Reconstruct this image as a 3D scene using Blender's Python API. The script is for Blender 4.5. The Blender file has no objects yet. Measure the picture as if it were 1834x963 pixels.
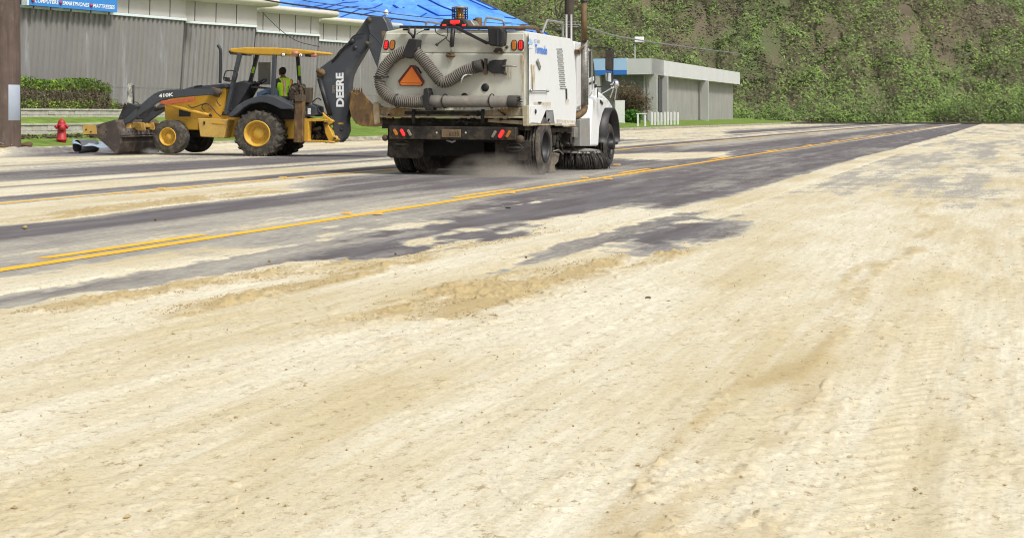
import bpy, math, random
import numpy as np
from mathutils import Vector, Matrix, Quaternion
random.seed(7)
R = math.radians
scene = bpy.context.scene

# ------------------------------------------------------------------ camera
F, CX, CY, EYE = 2800.0, 600.0, 207.0, 1.1
cam = bpy.data.objects.new('camera', bpy.data.cameras.new('camera'))
scene.collection.objects.link(cam)
cam.location = (0, 0, EYE)
cam.rotation_euler = (R(90), 0, 0)
cam.data.sensor_width = 36
cam.data.lens = F / 1834 * 36
cam.data.shift_x = (917 - CX) / 1834
cam.data.shift_y = -(481.5 - CY) / 1834
cam.data.clip_start = 0.1
cam.data.clip_end = 3000
scene.camera = cam

# ------------------------------------------------------------------ light (high thin overcast, soft sun)
SUN_EL, SUN_AZ = 52, 143      # azimuth clockwise from +Y: the sun stands behind the camera, to the right
w = bpy.data.worlds.new('World'); scene.world = w; w.use_nodes = True
nt = w.node_tree
sky = nt.nodes.new('ShaderNodeTexSky'); sky.sky_type = 'NISHITA'; sky.sun_disc = False
sky.sun_elevation = R(SUN_EL); sky.sun_rotation = R(SUN_AZ)
sky.air_density = 1.0; sky.dust_density = 5.0; sky.ozone_density = 1.0
hsv = nt.nodes.new('ShaderNodeHueSaturation'); hsv.inputs['Saturation'].default_value = 0.35
nt.links.new(sky.outputs[0], hsv.inputs['Color'])
nt.links.new(hsv.outputs[0], nt.nodes['Background'].inputs[0])
nt.nodes['Background'].inputs[1].default_value = 0.105
sun = bpy.data.objects.new('sun', bpy.data.lights.new('sun', 'SUN'))
scene.collection.objects.link(sun)
sun.data.energy = 2.2; sun.data.angle = R(9); sun.data.color = (1, .96, .89)
sd = Vector((math.sin(R(SUN_AZ)) * math.cos(R(SUN_EL)), math.cos(R(SUN_AZ)) * math.cos(R(SUN_EL)), math.sin(R(SUN_EL))))
sun.rotation_euler = sd.to_track_quat('Z', 'Y').to_euler()
scene.view_settings.view_transform = 'Standard'
scene.view_settings.look = 'None'
scene.view_settings.gamma = 1
scene.view_settings.exposure = 0.27
scene.render.engine = 'CYCLES'
scene.cycles.volume_step_rate = 2.0
scene.cycles.volume_bounces = 1
scene.cycles.max_bounces = 6
scene.cycles.filter_width = 1.1

# ------------------------------------------------------------------ helpers
C = scene.collection
def tag(o, label=None, cat=None, group=None, kind=None):
    if label: o['label'] = label
    if cat: o['category'] = cat
    if group: o['group'] = group
    if kind: o['kind'] = kind
    return o
def empty(name, loc=(0, 0, 0), rz=0, label=None, cat=None, group=None):
    o = bpy.data.objects.new(name, None); C.objects.link(o)
    o.location = loc; o.rotation_euler = (0, 0, rz); o.empty_display_size = .3
    return tag(o, label, cat, group)
def copy_tree(o, parent=None):
    c = o.copy(); C.objects.link(c); c.parent = parent
    for ch in [x for x in C.objects if x.parent == o]:
        copy_tree(ch, c)
    return c
def W(px, py, Y):
    return Vector(((px - CX) / F * Y, Y, EYE - (py - CY) / F * Y))
class Fr:
    """a thing's own upright frame: origin on the ground, turned about z"""
    def __init__(s, O, th):
        s.O = Vector(O); s.th = th; s.R = Matrix.Rotation(th, 3, 'Z'); s.Ri = s.R.inverted()
        s.c = s.Ri @ (Vector((0, 0, EYE)) - s.O)
    def d(s, px, py): return s.Ri @ Vector(((px - CX) / F, 1, -(py - CY) / F))
    def y(s, px, py, y0):
        D = s.d(px, py); return s.c + D * ((y0 - s.c.y) / D.y)
    def x(s, px, py, x0):
        D = s.d(px, py); return s.c + D * ((x0 - s.c.x) / D.x)
    def py(s, pts, y0): return [(p.x, p.z) for p in (s.y(a, b, y0) for a, b in pts)]
    def px(s, pts, x0): return [(p.y, p.z) for p in (s.x(a, b, x0) for a, b in pts)]

EACH = {'wall_pier', 'tarpaulin_fold_shade', 'bucket_side', 'panel_joint', 'corner_post', 'bucket_ear', 'swing_casting', 'rear_frame', 'bucket_link', 'cutter_bolt', 'beam_bolt', 'flange_bolt', 'sign_bracket', 'bucket_tooth', 'leg', 'vent_disc', 'mirror_strut', 'mirror_arm', 'conduit', 'stabiliser_bracket', 'boom_pin', 'dipper_pin', 'warning_sticker', 'digging_bucket_side', 'lower_rail', 'lamp_box', 'bracket_hook', 'sign_board'}
class MB:
    def __init__(s): s.v = []; s.f = []; s.s = []
    def add(s, vs, fs, smooth=False):
        n = len(s.v); s.v += [tuple(v) for v in vs]
        s.f += [tuple(i + n for i in f) for f in fs]; s.s += [smooth] * len(fs)
        return s
    def box(s, a, b):
        x0, y0, z0 = a; x1, y1, z1 = b
        return s.add([(x0,y0,z0),(x1,y0,z0),(x1,y1,z0),(x0,y1,z0),(x0,y0,z1),(x1,y0,z1),(x1,y1,z1),(x0,y1,z1)],
                     [(0,3,2,1),(4,5,6,7),(0,1,5,4),(1,2,6,5),(2,3,7,6),(3,0,4,7)])
    def bar(s, p0, p1, wx, wz, up=(0, 0, 1)):
        p0 = Vector(p0); p1 = Vector(p1); t = (p1 - p0).normalized(); u = Vector(up)
        a = t.cross(u)
        if a.length < 1e-4: a = t.cross(Vector((1, 0, 0)))
        a.normalize(); b = a.cross(t); vs = []
        for p in (p0, p1):
            for i, j in ((-1,-1),(1,-1),(1,1),(-1,1)): vs.append(p + a * i * wx / 2 + b * j * wz / 2)
        return s.add(vs, [(0,3,2,1),(4,5,6,7),(0,1,5,4),(1,2,6,5),(2,3,7,6),(3,0,4,7)])
    def prism(s, pts, ax, a, b):
        n = len(pts)
        mk = {'y': lambda u, v, t: (u, t, v), 'x': lambda u, v, t: (t, u, v), 'z': lambda u, v, t: (u, v, t)}[ax]
        vs = [mk(u, v, a) for u, v in pts] + [mk(u, v, b) for u, v in pts]
        fs = [tuple(range(n - 1, -1, -1)), tuple(range(n, 2 * n))] + [(i, (i + 1) % n, n + (i + 1) % n, n + i) for i in range(n)]
        return s.add(vs, fs)
    def tube(s, path, r, seg=10, sx=1.0):
        P = [Vector(p) for p in path]; n = len(P)
        rr = r if isinstance(r, (list, tuple)) else [r] * n
        T = [(P[min(i + 1, n - 1)] - P[max(i - 1, 0)]).normalized() for i in range(n)]
        up = Vector((0, 0, 1)) if abs(T[0].z) < .9 else Vector((1, 0, 0))
        a = T[0].cross(up).normalized(); vs = []
        for i in range(n):
            a = (a - T[i] * a.dot(T[i])).normalized(); b = T[i].cross(a)
            for k in range(seg):
                t = 2 * math.pi * k / seg
                vs.append(P[i] + (a * math.cos(t) + b * math.sin(t)) * rr[i])
        fs = [(i * seg + k, i * seg + (k + 1) % seg, (i + 1) * seg + (k + 1) % seg, (i + 1) * seg + k) for i in range(n - 1) for k in range(seg)]
        s.add(vs, fs, True); m = len(s.v) - n * seg
        s.f += [tuple(m + k for k in range(seg - 1, -1, -1)), tuple(m + (n - 1) * seg + k for k in range(seg))]; s.s += [False, False]
        return s
    def lathe(s, prof, O, ax, seg=32, sq=1.0, smooth=True, a0=0.0, a1=2 * math.pi):
        """prof (r, h) along axis ax; sq scales the horizontal radius"""
        ax = Vector(ax).normalized(); O = Vector(O)
        up = Vector((0, 0, 1)) if abs(ax.z) < .9 else Vector((0, 1, 0))
        e = up.cross(ax).normalized(); g = ax.cross(e); vs = []
        full = abs(a1 - a0 - 2 * math.pi) < 1e-4; m = seg if full else seg + 1
        for r, h in prof:
            for k in range(m):
                t = a0 + (a1 - a0) * k / seg
                vs.append(O + ax * h + e * (r * math.cos(t) * sq) + g * (r * math.sin(t)))
        fs = []
        for i in range(len(prof) - 1):
            for k in range(seg):
                k2 = (k + 1) % m
                fs.append((i * m + k, i * m + k2, (i + 1) * m + k2, (i + 1) * m + k))
        return s.add(vs, fs, smooth)
    def ball(s, c, r, seg=14, rings=9, M=None):
        c = Vector(c); r = r if isinstance(r, (tuple, list)) else (r, r, r); vs = []
        for i in range(rings + 1):
            ph = math.pi * i / rings
            for k in range(seg):
                t = 2 * math.pi * k / seg
                d = Vector((r[0] * math.sin(ph) * math.cos(t), r[1] * math.sin(ph) * math.sin(t), r[2] * math.cos(ph)))
                vs.append(c + (M @ d if M else d))
        return s.add(vs, [(i * seg + k, (i + 1) * seg + k, (i + 1) * seg + (k + 1) % seg, i * seg + (k + 1) % seg) for i in range(rings) for k in range(seg)], True)
    def parts(s):
        pa = list(range(len(s.v)))
        def fd(a):
            while pa[a] != a: pa[a] = pa[pa[a]]; a = pa[a]
            return a
        for f in s.f:
            r0 = fd(f[0])
            for i in f[1:]: pa[fd(i)] = r0
        out = {}
        for f, sm in zip(s.f, s.s): out.setdefault(fd(f[0]), []).append((f, sm))
        res = []
        for fs in out.values():
            mp = {}; b = MB()
            for f, sm in fs:
                g = []
                for i in f:
                    if i not in mp: mp[i] = len(b.v); b.v.append(s.v[i])
                    g.append(mp[i])
                b.f.append(tuple(g)); b.s.append(sm)
            res.append(b)
        return res
    def build(s, name, m, parent=None, bevel=0, segs=2, weld=True, sub=0):
        if name in EACH:                       # pieces one could count become a part each
            EACH.discard(name); o = [b.build(name, m, parent, bevel, segs) for b in s.parts()][-1]; EACH.add(name); return o
        me = bpy.data.meshes.new(name); me.from_pydata(s.v, [], s.f)
        me.polygons.foreach_set('use_smooth', s.s)
        me.materials.append(m); me.validate(); me.update()
        o = bpy.data.objects.new(name, me); C.objects.link(o); o.parent = parent
        if bevel:
            b = o.modifiers.new('bevel', 'BEVEL'); b.width = bevel; b.segments = segs; b.limit_method = 'ANGLE'; b.angle_limit = R(35)
            b.harden_normals = False
        return o

def text(name, body, m, parent, O, xd, yd, height, width=None, depth=.004, bold=.0, shear=0, dz=None):
    """raised lettering: cap height and total width in metres, laid along xd / yd from O (baseline left)"""
    cu = bpy.data.curves.new(name, 'FONT'); cu.body = body; cu.extrude = .0; cu.offset = bold; cu.shear = shear; cu.resolution_u = 3
    t = bpy.data.objects.new(name, cu); C.objects.link(t)
    bpy.context.view_layer.update()
    me = bpy.data.meshes.new_from_object(t.evaluated_get(bpy.context.evaluated_depsgraph_get()))
    C.objects.unlink(t); bpy.data.objects.remove(t)
    n = len(me.vertices); co = np.empty(n * 3); me.vertices.foreach_get('co', co); co = co.reshape(-1, 3)
    mn = co.min(0); mx = co.max(0); co -= mn
    sy = height / (mx[1] - mn[1]); sx = (width / (mx[0] - mn[0])) if width else sy
    xd = np.array(Vector(xd).normalized()); yd = np.array(Vector(yd).normalized()); zd = np.cross(xd, yd)
    P = np.array(O)[None] + co[:, :1] * sx * xd + co[:, 1:2] * sy * yd + zd[None] * depth
    me.vertices.foreach_set('co', P.astype('f').ravel()); me.update()
    me.materials.clear(); me.materials.append(m)
    o = bpy.data.objects.new(name, me); C.objects.link(o); o.parent = parent
    return o

# ------------------------------------------------------------------ materials
def N(nt, t, **k):
    n = nt.nodes.new(t)
    for a, b in k.items(): setattr(n, a, b)
    return n
def ramp(nt, src, stops):
    r = nt.nodes.new('ShaderNodeValToRGB'); e = r.color_ramp.elements
    while len(e) < len(stops): e.new(.5)
    for q, (p, c) in zip(e, stops): q.position = p; q.color = (c, c, c, 1) if not isinstance(c, tuple) else (*c, 1)
    nt.links.new(src, r.inputs[0]); return r.outputs[0]
def mix(nt, f, a, b, mode='MIX'):
    n = nt.nodes.new('ShaderNodeMix'); n.data_type = 'RGBA'; n.blend_type = mode
    for s, v in ((0, f), (6, a), (7, b)):
        if hasattr(v, 'links') or hasattr(v, 'is_output'): nt.links.new(v, n.inputs[s])
        elif s == 0: n.inputs[0].default_value = v
        else: n.inputs[s].default_value = (*v, 1)
    return n.outputs[2]
def noise(nt, scale, detail=4, rough=.6, vec=None, sc=None, coord='Object'):
    t = nt.nodes.new('ShaderNodeTexNoise'); t.inputs['Scale'].default_value = scale
    t.inputs['Detail'].default_value = detail; t.inputs['Roughness'].default_value = rough
    if vec is None:
        tc = nt.nodes.new('ShaderNodeTexCoord'); vec = tc.outputs[coord]
    if sc:
        mp = nt.nodes.new('ShaderNodeMapping'); mp.inputs['Scale'].default_value = sc
        nt.links.new(vec, mp.inputs[0]); vec = mp.outputs[0]
    nt.links.new(vec, t.inputs['Vector']); return t.outputs['Fac']
def mat(name, col, rough=.6, metal=0, var=.18, scale=6, dirt=None, damt=.45, dscale=(2, 2, 2), bump=0, bscale=40, streak=None, samt=.6, sscale=(14, 14, .8), spec=.5, emit=0):
    m = bpy.data.materials.new(name); m.use_nodes = True; t = m.node_tree
    b = t.nodes['Principled BSDF']; b.inputs['Roughness'].default_value = rough; b.inputs['Metallic'].default_value = metal
    b.inputs['Specular IOR Level'].default_value = spec
    n1 = ramp(t, noise(t, scale, 5), [(.3, 1 - var), (.7, 1 + var * .0 + 0)])
    c = mix(t, 1.0, col, n1, 'MULTIPLY')
    if streak:
        s = ramp(t, noise(t, 1, 4, .65, sc=sscale), [(samt, 0.), (min(samt + .14, 1), 1.)])
        c = mix(t, s, c, streak)
    if dirt:
        d = ramp(t, noise(t, 1, 6, .68, sc=dscale), [(damt, 0.), (min(damt + .2, 1), 1.)])
        c = mix(t, d, c, dirt)
        rr = mix(t, d, (rough,) * 3, (.9,) * 3); t.links.new(rr, b.inputs['Roughness'])
    t.links.new(c, b.inputs['Base Color'])
    if bump:
        bp = t.nodes.new('ShaderNodeBump'); bp.inputs['Strength'].default_value = bump; bp.inputs['Distance'].default_value = .02
        t.links.new(noise(t, bscale, 5), bp.inputs['Height']); t.links.new(bp.outputs[0], b.inputs['Normal'])
    if emit:
        b.inputs['Emission Color'].default_value = (*col, 1); b.inputs['Emission Strength'].default_value = emit
    return m
BR = (.13, .09, .05)
M = dict(
    white=mat('white_paint', (.80, .83, .84), .35, var=.05, dirt=(.62, .6, .5), damt=.62, dscale=(1.5, 1.5, .7)),
    cream=mat('cream_paint', (.63, .635, .55), .45, var=.12, scale=2, dirt=(.5, .47, .36), damt=.5, dscale=(1.3, 1.3, .8), streak=(.38, .24, .08), samt=.66, sscale=(9, 9, .9)),
    rust=mat('rusty_cream', (.50, .45, .31), .75, var=.25, dirt=(.30, .17, .06), damt=.46, dscale=(2.2, 2.2, 1.2), streak=(.15, .08, .03), samt=.56, sscale=(6, 6, 1.5)),
    grime=mat('grimy_steel', (.035, .03, .023), .85, var=.5, scale=5, dirt=(.10, .077, .048), damt=.5, dscale=(5, 5, 5), bump=.4),
    black=mat('black_plastic', (.022, .022, .024), .5, var=.3, dirt=(.09, .08, .07), damt=.6, dscale=(6, 6, 6)),
    under=mat('dark_underbody', (.018, .017, .016), .8, var=.4, dirt=(.06, .05, .04), damt=.55, dscale=(7, 7, 7)),
    rubber=mat('tyre_rubber', (.035, .033, .031), .85, var=.3, dirt=(.12, .1, .075), damt=.5, dscale=(7, 7, 7), bump=.2),
    mudrubber=mat('muddy_rubber', (.035, .029, .024), .9, var=.3, dirt=(.085, .068, .05), damt=.48, dscale=(6, 6, 6), bump=.3),
    tyre=mat('dusty_tyre', (.062, .055, .047), .92, var=.3, dirt=(.15, .13, .10), damt=.46, dscale=(7, 7, 7), bump=.3),
    sidewall=mat('dusty_sidewall', (.10, .095, .085), .9, var=.3, dirt=(.2, .17, .12), damt=.5, dscale=(5, 5, 5)),
    hose=mat('grey_hose', (.20, .185, .16), .75, var=.25, scale=9, dirt=(.27, .24, .19), damt=.52, dscale=(5, 5, 5)),
    hosering=mat('dark_hose_groove', (.05, .045, .04), .8),
    orange=mat('fluorescent_orange', (1, .26, .035), .5, var=.06),
    darkred=mat('dark_red_border', (.18, .03, .02), .5),
    redlamp=mat('red_lens', (.55, .015, .015), .25, var=.1, emit=.15),
    redlit=mat('lit_red_lens', (1, .03, .03), .25, var=.1, emit=.7),
    amber=mat('amber_lens', (.55, .19, .03), .3, var=.1),
    greylens=mat('grey_lens', (.28, .25, .2), .3, var=.1),
    yellow=mat('yellow_paint', (.66, .38, .04), .45, var=.22, scale=3, dirt=BR, damt=.6, dscale=(3, 3, 3), streak=(.3, .17, .05), samt=.68),
    paleyellow=mat('worn_yellow_steel', (.62, .40, .10), .6, var=.25, scale=4, dirt=(.2, .14, .06), damt=.56, dscale=(5, 5, 5)),
    rim=mat('yellow_rim', (.66, .40, .05), .5, var=.15, dirt=(.3, .2, .08), damt=.6, dscale=(4, 4, 4)),
    charcoal=mat('charcoal_paint', (.062, .070, .084), .45, var=.2, scale=3, dirt=(.13, .12, .11), damt=.58, dscale=(3, 3, 3)),
    charcoal2=mat('dark_charcoal_paint', (.035, .038, .045), .5, var=.2, dirt=(.1, .085, .07), damt=.56, dscale=(4, 4, 4)),
    bucket=mat('worn_bucket_steel', (.10, .08, .07), .7, .2, var=.35, scale=3, dirt=(.2, .15, .11), damt=.5, dscale=(3, 3, 3), bump=.3),
    diggers=mat('rusty_bucket_steel', (.17, .10, .045), .75, .1, var=.45, scale=4, dirt=(.33, .2, .06), damt=.5, dscale=(5, 5, 2), streak=(.06, .045, .03), samt=.55, sscale=(5, 5, 3)),
    mech=mat('dirty_machinery', (.15, .11, .07), .8, var=.5, scale=12, dirt=(.05, .04, .03), damt=.45, dscale=(12, 12, 12), bump=.4),
    chrome=mat('bare_steel', (.5, .5, .5), .3, .8, var=.2, dirt=(.3, .27, .22), damt=.6),
    shield=mat('perforated_steel', (.34, .33, .31), .5, .4, var=.3, scale=9, dirt=(.18, .15, .1), damt=.5, dscale=(9, 9, 4)),
    pipe=mat('rusty_pipe', (.20, .13, .06), .7, .2, var=.4, scale=9, dirt=(.11, .05, .03), damt=.5, dscale=(8, 8, 3)),
    glass=mat('dark_glass', (.02, .025, .03), .08, var=.1),
    mirror=mat('mirror_glass', (.8, .82, .85), .05, 1, var=.02),
    letter=mat('white_letters', (.85, .87, .88), .5, var=.04),
    blue=mat('blue_decal', (.10, .27, .78), .5, var=.05),
    paleblue=mat('pale_blue_decal', (.42, .62, .85), .5, var=.1),
    greydecal=mat('grey_decal', (.33, .35, .33), .5),
    hydrant=mat('red_hydrant_paint', (.48, .028, .035), .5, var=.25, scale=12, dirt=(.25, .05, .04), damt=.6, dscale=(8, 8, 8)),
    pole=mat('brown_steel_pole', (.135, .095, .078), .75, var=.35, scale=2, streak=(.08, .055, .045), samt=.5, sscale=(10, 10, .5), dirt=(.2, .15, .12), damt=.56, dscale=(8, 8, 2), bump=.15),
    tape=mat('grey_pole_band', (.37, .42, .50), .6, var=.06),
    stone=mat('weathered_concrete', (.52, .50, .45), .85, var=.3, scale=4, dirt=(.2, .19, .15), damt=.55, dscale=(4, 4, 8), bump=.4, bscale=14),
    kerb=mat('kerb_concrete', (.36, .34, .3), .9, var=.4, scale=3, dirt=(.55, .47, .32), damt=.45, dscale=(2, 2, 6), bump=.5, bscale=20),
    steel=mat('grey_corrugated_steel', (.25, .245, .24), .55, .15, var=.12, scale=.8, dirt=(.23, .22, .2), damt=.5, dscale=(3, 3, .25), streak=(.36, .37, .39), samt=.58, sscale=(2.5, 2.5, .12)),
    flash=mat('pale_metal_flashing', (.72, .82, .86), .4, .1, var=.06),
    fascia=mat('beige_fascia_panel', (.50, .49, .45), .75, var=.08, scale=1, dirt=(.44, .43, .38), damt=.55, dscale=(1, 1, .6)),
    seam=mat('dark_panel_joint', (.12, .11, .1), .8),
    cornice=mat('cream_cornice', (.62, .60, .52), .6, var=.12, scale=1, dirt=(.45, .42, .33), damt=.55, dscale=(.7, .7, 4)),
    signblue=mat('sign_blue', (.045, .25, .66), .4, var=.05),
    signred=mat('sign_red', (.45, .05, .12), .5),
    stucco=mat('grey_stucco', (.34, .335, .32), .9, var=.15, scale=.6, dirt=(.27, .265, .25), damt=.5, dscale=(.8, .8, .4)),
    whitewall=mat('white_fascia', (.62, .63, .63), .7, var=.08, scale=.5, dirt=(.5, .5, .48), damt=.6, dscale=(2, 2, .3)),
    skyfascia=mat('light_blue_fascia', (.42, .62, .88), .6, var=.06, scale=.5),
    bluestripe=mat('blue_stripe', (.04, .19, .62), .5, var=.06),
    skin=mat('skin', (.25, .12, .07), .6, var=.1), hair=mat('dark_hair', (.02, .013, .01), .7),
    vest=mat('lime_vest', (.50, .95, .03), .7, var=.06), vestorange=mat('orange_tape', (.95, .30, .10), .6, var=.05),
    vestsilver=mat('silver_tape', (.6, .58, .6), .4, var=.05), cloth=mat('dark_clothes', (.05, .045, .06), .9),
    wood=mat('dark_wood_pole', (.09, .075, .06), .85, var=.4, scale=3, sscale=(20, 20, .5), streak=(.05, .04, .035), samt=.5),
    conduit=mat('grey_conduit', (.36, .36, .34), .5, .3), wire=mat('black_cable', (.03, .03, .032), .6), wiregrey=mat('grey_cable', (.22, .23, .24), .6),
    stonebr=mat('brown_stone', (.16, .10, .05), .9, var=.4, scale=20, bump=.5),
    sheet=mat('grey_blue_sheet', (.12, .125, .14), .55, var=.25, scale=6), sheetpale=mat('pale_blue_sheet', (.30, .38, .46), .5, var=.15),
    twig=mat('twig_bark', (.13, .09, .07), .9, var=.3), whitepost=mat('white_post_paint', (.78, .79, .78), .6, var=.08, dirt=(.45, .43, .38), damt=.62, dscale=(5, 5, 5)),
    studs=mat('yellow_road_stud', (.68, .42, .10), .5, var=.2, scale=30),
    fade=mat('faded_red_guard', (.55, .13, .06), .6, var=.25, scale=8, dirt=(.25, .1, .06), damt=.55, dscale=(6, 6, 6)),
)
def leafmat(name, cols, scale=1.5, trans=.25, hi=.62):
    m = bpy.data.materials.new(name); m.use_nodes = True; t = m.node_tree; b = t.nodes['Principled BSDF']
    b.inputs['Roughness'].default_value = .7; b.inputs['Specular IOR Level'].default_value = .2
    n = noise(t, scale, 5, .7)
    k = len(cols)
    r = ramp(t, n, [(.34 + (hi - .34) * i / (k - 1), c) for i, c in enumerate(cols)])
    oi = t.nodes.new('ShaderNodeNewGeometry')
    v = t.nodes.new('ShaderNodeMapRange'); v.inputs[3].default_value = .75; v.inputs[4].default_value = 1.2
    t.links.new(oi.outputs['Random Per Island'], v.inputs[0])
    c = mix(t, 1.0, r, v.outputs[0], 'MULTIPLY')
    t.links.new(c, b.inputs['Base Color'])
    return m
L_green = leafmat('hedge_leaves', [(.06, .11, .02), (.15, .26, .04), (.32, .44, .07)], 1.2)
L_brown = leafmat('dry_hedge_twigs', [(.10, .075, .055), (.19, .15, .10), (.13, .15, .06)], 2)
L_bush = leafmat('bush_leaves', [(.03, .09, .015), (.08, .2, .03), (.12, .26, .05)], .8)
L_dry = leafmat('dry_shrub_twigs', [(.09, .07, .045), (.17, .13, .08), (.13, .13, .06)], .6)
L_hill = leafmat('hillside_leaves', [(.13, .105, .085), (.14, .14, .075), (.11, .165, .05), (.20, .30, .075), (.14, .20, .065), (.18, .155, .11)], .085, hi=.635)

def leaves(mb, fn, n, size, flat=0):
    for _ in range(n):
        p = fn()
        if p is None: continue
        a = Vector((random.gauss(0, 1), random.gauss(0, 1), random.gauss(0, 1))).normalized()
        b = a.cross(Vector((random.gauss(0, 1), random.gauss(0, 1), random.gauss(0, 1) + .01))).normalized()
        s = size * random.uniform(.5, 1.3); p = Vector(p)
        mb.add([p - a * s, p + b * s * .45, p + a * s, p - b * s * .45], [(0, 1, 2, 3)])
    return mb
# ------------------------------------------------------------------ numeric noise for the road
def _h(ix, iy, s):
    n = (ix.astype(np.int64) * 374761393 + iy.astype(np.int64) * 668265263 + s * 974634777) & 0x7fffffff
    n = ((n ^ (n >> 13)) * 1274126177) & 0x7fffffff
    return ((n ^ (n >> 16)) & 0xffff) / 65535.0
def vn(x, y, s=0):
    ix = np.floor(x); iy = np.floor(y); fx = x - ix; fy = y - iy
    fx = fx * fx * fx * (fx * (fx * 6 - 15) + 10); fy = fy * fy * fy * (fy * (fy * 6 - 15) + 10)
    a = _h(ix, iy, s); b = _h(ix + 1, iy, s); c = _h(ix, iy + 1, s); d = _h(ix + 1, iy + 1, s)
    return (a + (b - a) * fx) * (1 - fy) + (c + (d - c) * fx) * fy
def fbm(x, y, o=4, s=0, g=.5):
    t = 0; a = 1; n = 0
    for i in range(o):
        t = t + a * vn(x, y, s + i * 17); n += a; a *= g; x = x * 2.03 + 11.3; y = y * 2.03 + 5.7
    return t / n

SL = .431                                   # road direction: X grows .431 m for each metre of Y
RD = Vector((SL, 1, 0)).normalized(); RN = Vector((-RD.y, RD.x, 0))   # along the road; across it, away from the camera
def q_of(L): return -1987.5 / (L - 207.0)
def ground(px, py):
    Y = EYE * F / (py - CY); return ((px - CX) / F * Y, Y)
def qY(px, py):
    X, Y = ground(px, py); return (X - SL * Y, Y)
# lateral bands of sand and bare asphalt left by the sweeping, as (L, cover)
bands = [(150, .9), (276, .85), (283, .85), (292, .76), (300, .66), (306, .74), (311, .28), (318, .2), (325, .27), (329, .75), (333, .7), (335.5, .3), (339, .72),
         (345, .78), (351, .74), (354, .14), (360, .12), (363, .55), (368, .68), (375, .62), (385, .62), (395, .5), (404, .42), (412, .24), (424, .20),
         (432, .30), (440, .40), (450, .34), (458, .44), (463, .40), (470, .36), (480, .32), (488, .36), (496, .46), (503, .66), (515, .76), (530, .8),
         (545, .78), (575, .86), (600, .9), (640, .86), (700, .84), (760, .9), (860, .92), (1000, .86), (1300, .9), (4000, .9)]
bq = np.array([q_of(L) for L, c in bands]) if True else None
bq[0] = -60.0
bc = np.array([c for L, c in bands])
# patches with a shape of their own: outline in ground coordinates (q, Y), cover inside
def poly(pts, cover, soft=.12): return ([qY(*p) for p in pts], cover, soft)
patches = [
    # bare asphalt lane beside the near line, widening into the distance
    poly([(560,440),(600,431),(700,409),(790,388),(830,368),(905,352),(1010,335),(1100,321),(1200,305),(1500,258),(1700,226),(1785,211.5),(1785,213),(1700,240),(1500,292),(1300,350),(1200,372),(1123,364),(1038,380),(970,391),(920,398),(820,410),(731,428),(660,440),(600,447),(560,452)], .10, .10),
    poly([(420,426),(560,398),(700,378),(850,351),(830,368),(790,388),(720,402),(620,419),(520,437),(430,441)], .40, .10),
    poly([(-60,556),(-60,548),(0,538),(160,510),(290,488),(420,465),(520,445),(600,431),(600,450),(470,476),(330,499),(160,519),(20,545)], .30, .05),
    poly([(600,450),(731,446),(735,452),(600,461)], .12, .05),
    poly([(803,423),(850,416),(927,414),(925,424),(870,431),(805,431)], .12, .05),
    poly([(747,440),(806,432),(808,437),(747,446)], .15, .04),
    poly([(963,464),(992,446),(1040,431),(1090,417),(1189,391),(1250,380),(1250,392),(1170,409),(1100,430),(1020,452)], .26, .06),
    poly([(1123,425),(1200,406),(1300,390),(1300,420),(1200,438),(1130,440)], .14, .08),
    poly([(0,396),(160,374),(294,357),(458,344),(600,333),(600,337),(458,353),(294,369),(160,388),(0,406)], .85, .04),
    poly([(-60,412),(0,408),(130,401),(250,389),(330,372),(400,363),(560,346),(590,352),(450,372),(250,396),(130,413),(0,425),(-60,430)], .08, .08),
    poly([(600,318),(700,314),(960,317),(900,330),(700,343),(620,352),(600,345)], .16, .12),
    poly([(600,405),(690,402),(800,397),(790,403),(690,412),(600,423)], .60, .05),
    poly([(905,367),(945,365),(945,369),(905,371)], .66, .03),
    poly([(60,275),(190,268),(290,270),(290,276),(150,279),(60,280)], .12, .15),
    poly([(1090,277),(1200,274),(1300,272),(1300,281),(1200,285),(1090,284)], .7, .1),
    poly([(1090,266),(1200,262),(1200,271),(1090,276)], .16, .1),
    poly([(1100,240),(1300,232),(1300,248),(1100,250)], .6, .2),
]
def seg_sd(q, l, P):
    """signed distance (positive inside) to polygon P in the stretched plane (q, Y/9)"""
    K = 9.0; n = len(P); d2 = np.full(q.shape, 1e9); ins = np.zeros(q.shape, bool)
    ly = l / K
    for i in range(n):
        ax, ay = P[i][0], P[i][1] / K; bx, by = P[(i + 1) % n][0], P[(i + 1) % n][1] / K
        ex, ey = bx - ax, by - ay; t = np.clip(((q - ax) * ex + (ly - ay) * ey) / (ex * ex + ey * ey + 1e-12), 0, 1)
        dx = q - ax - ex * t; dy = ly - ay - ey * t; d2 = np.minimum(d2, dx * dx + dy * dy)
        c = ((ay > ly) != (by > ly)) & (q < (bx - ax) * (ly - ay) / (by - ay + 1e-12) + ax)
        ins ^= c
    return np.where(ins, 1, -1) * np.sqrt(d2)
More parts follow.
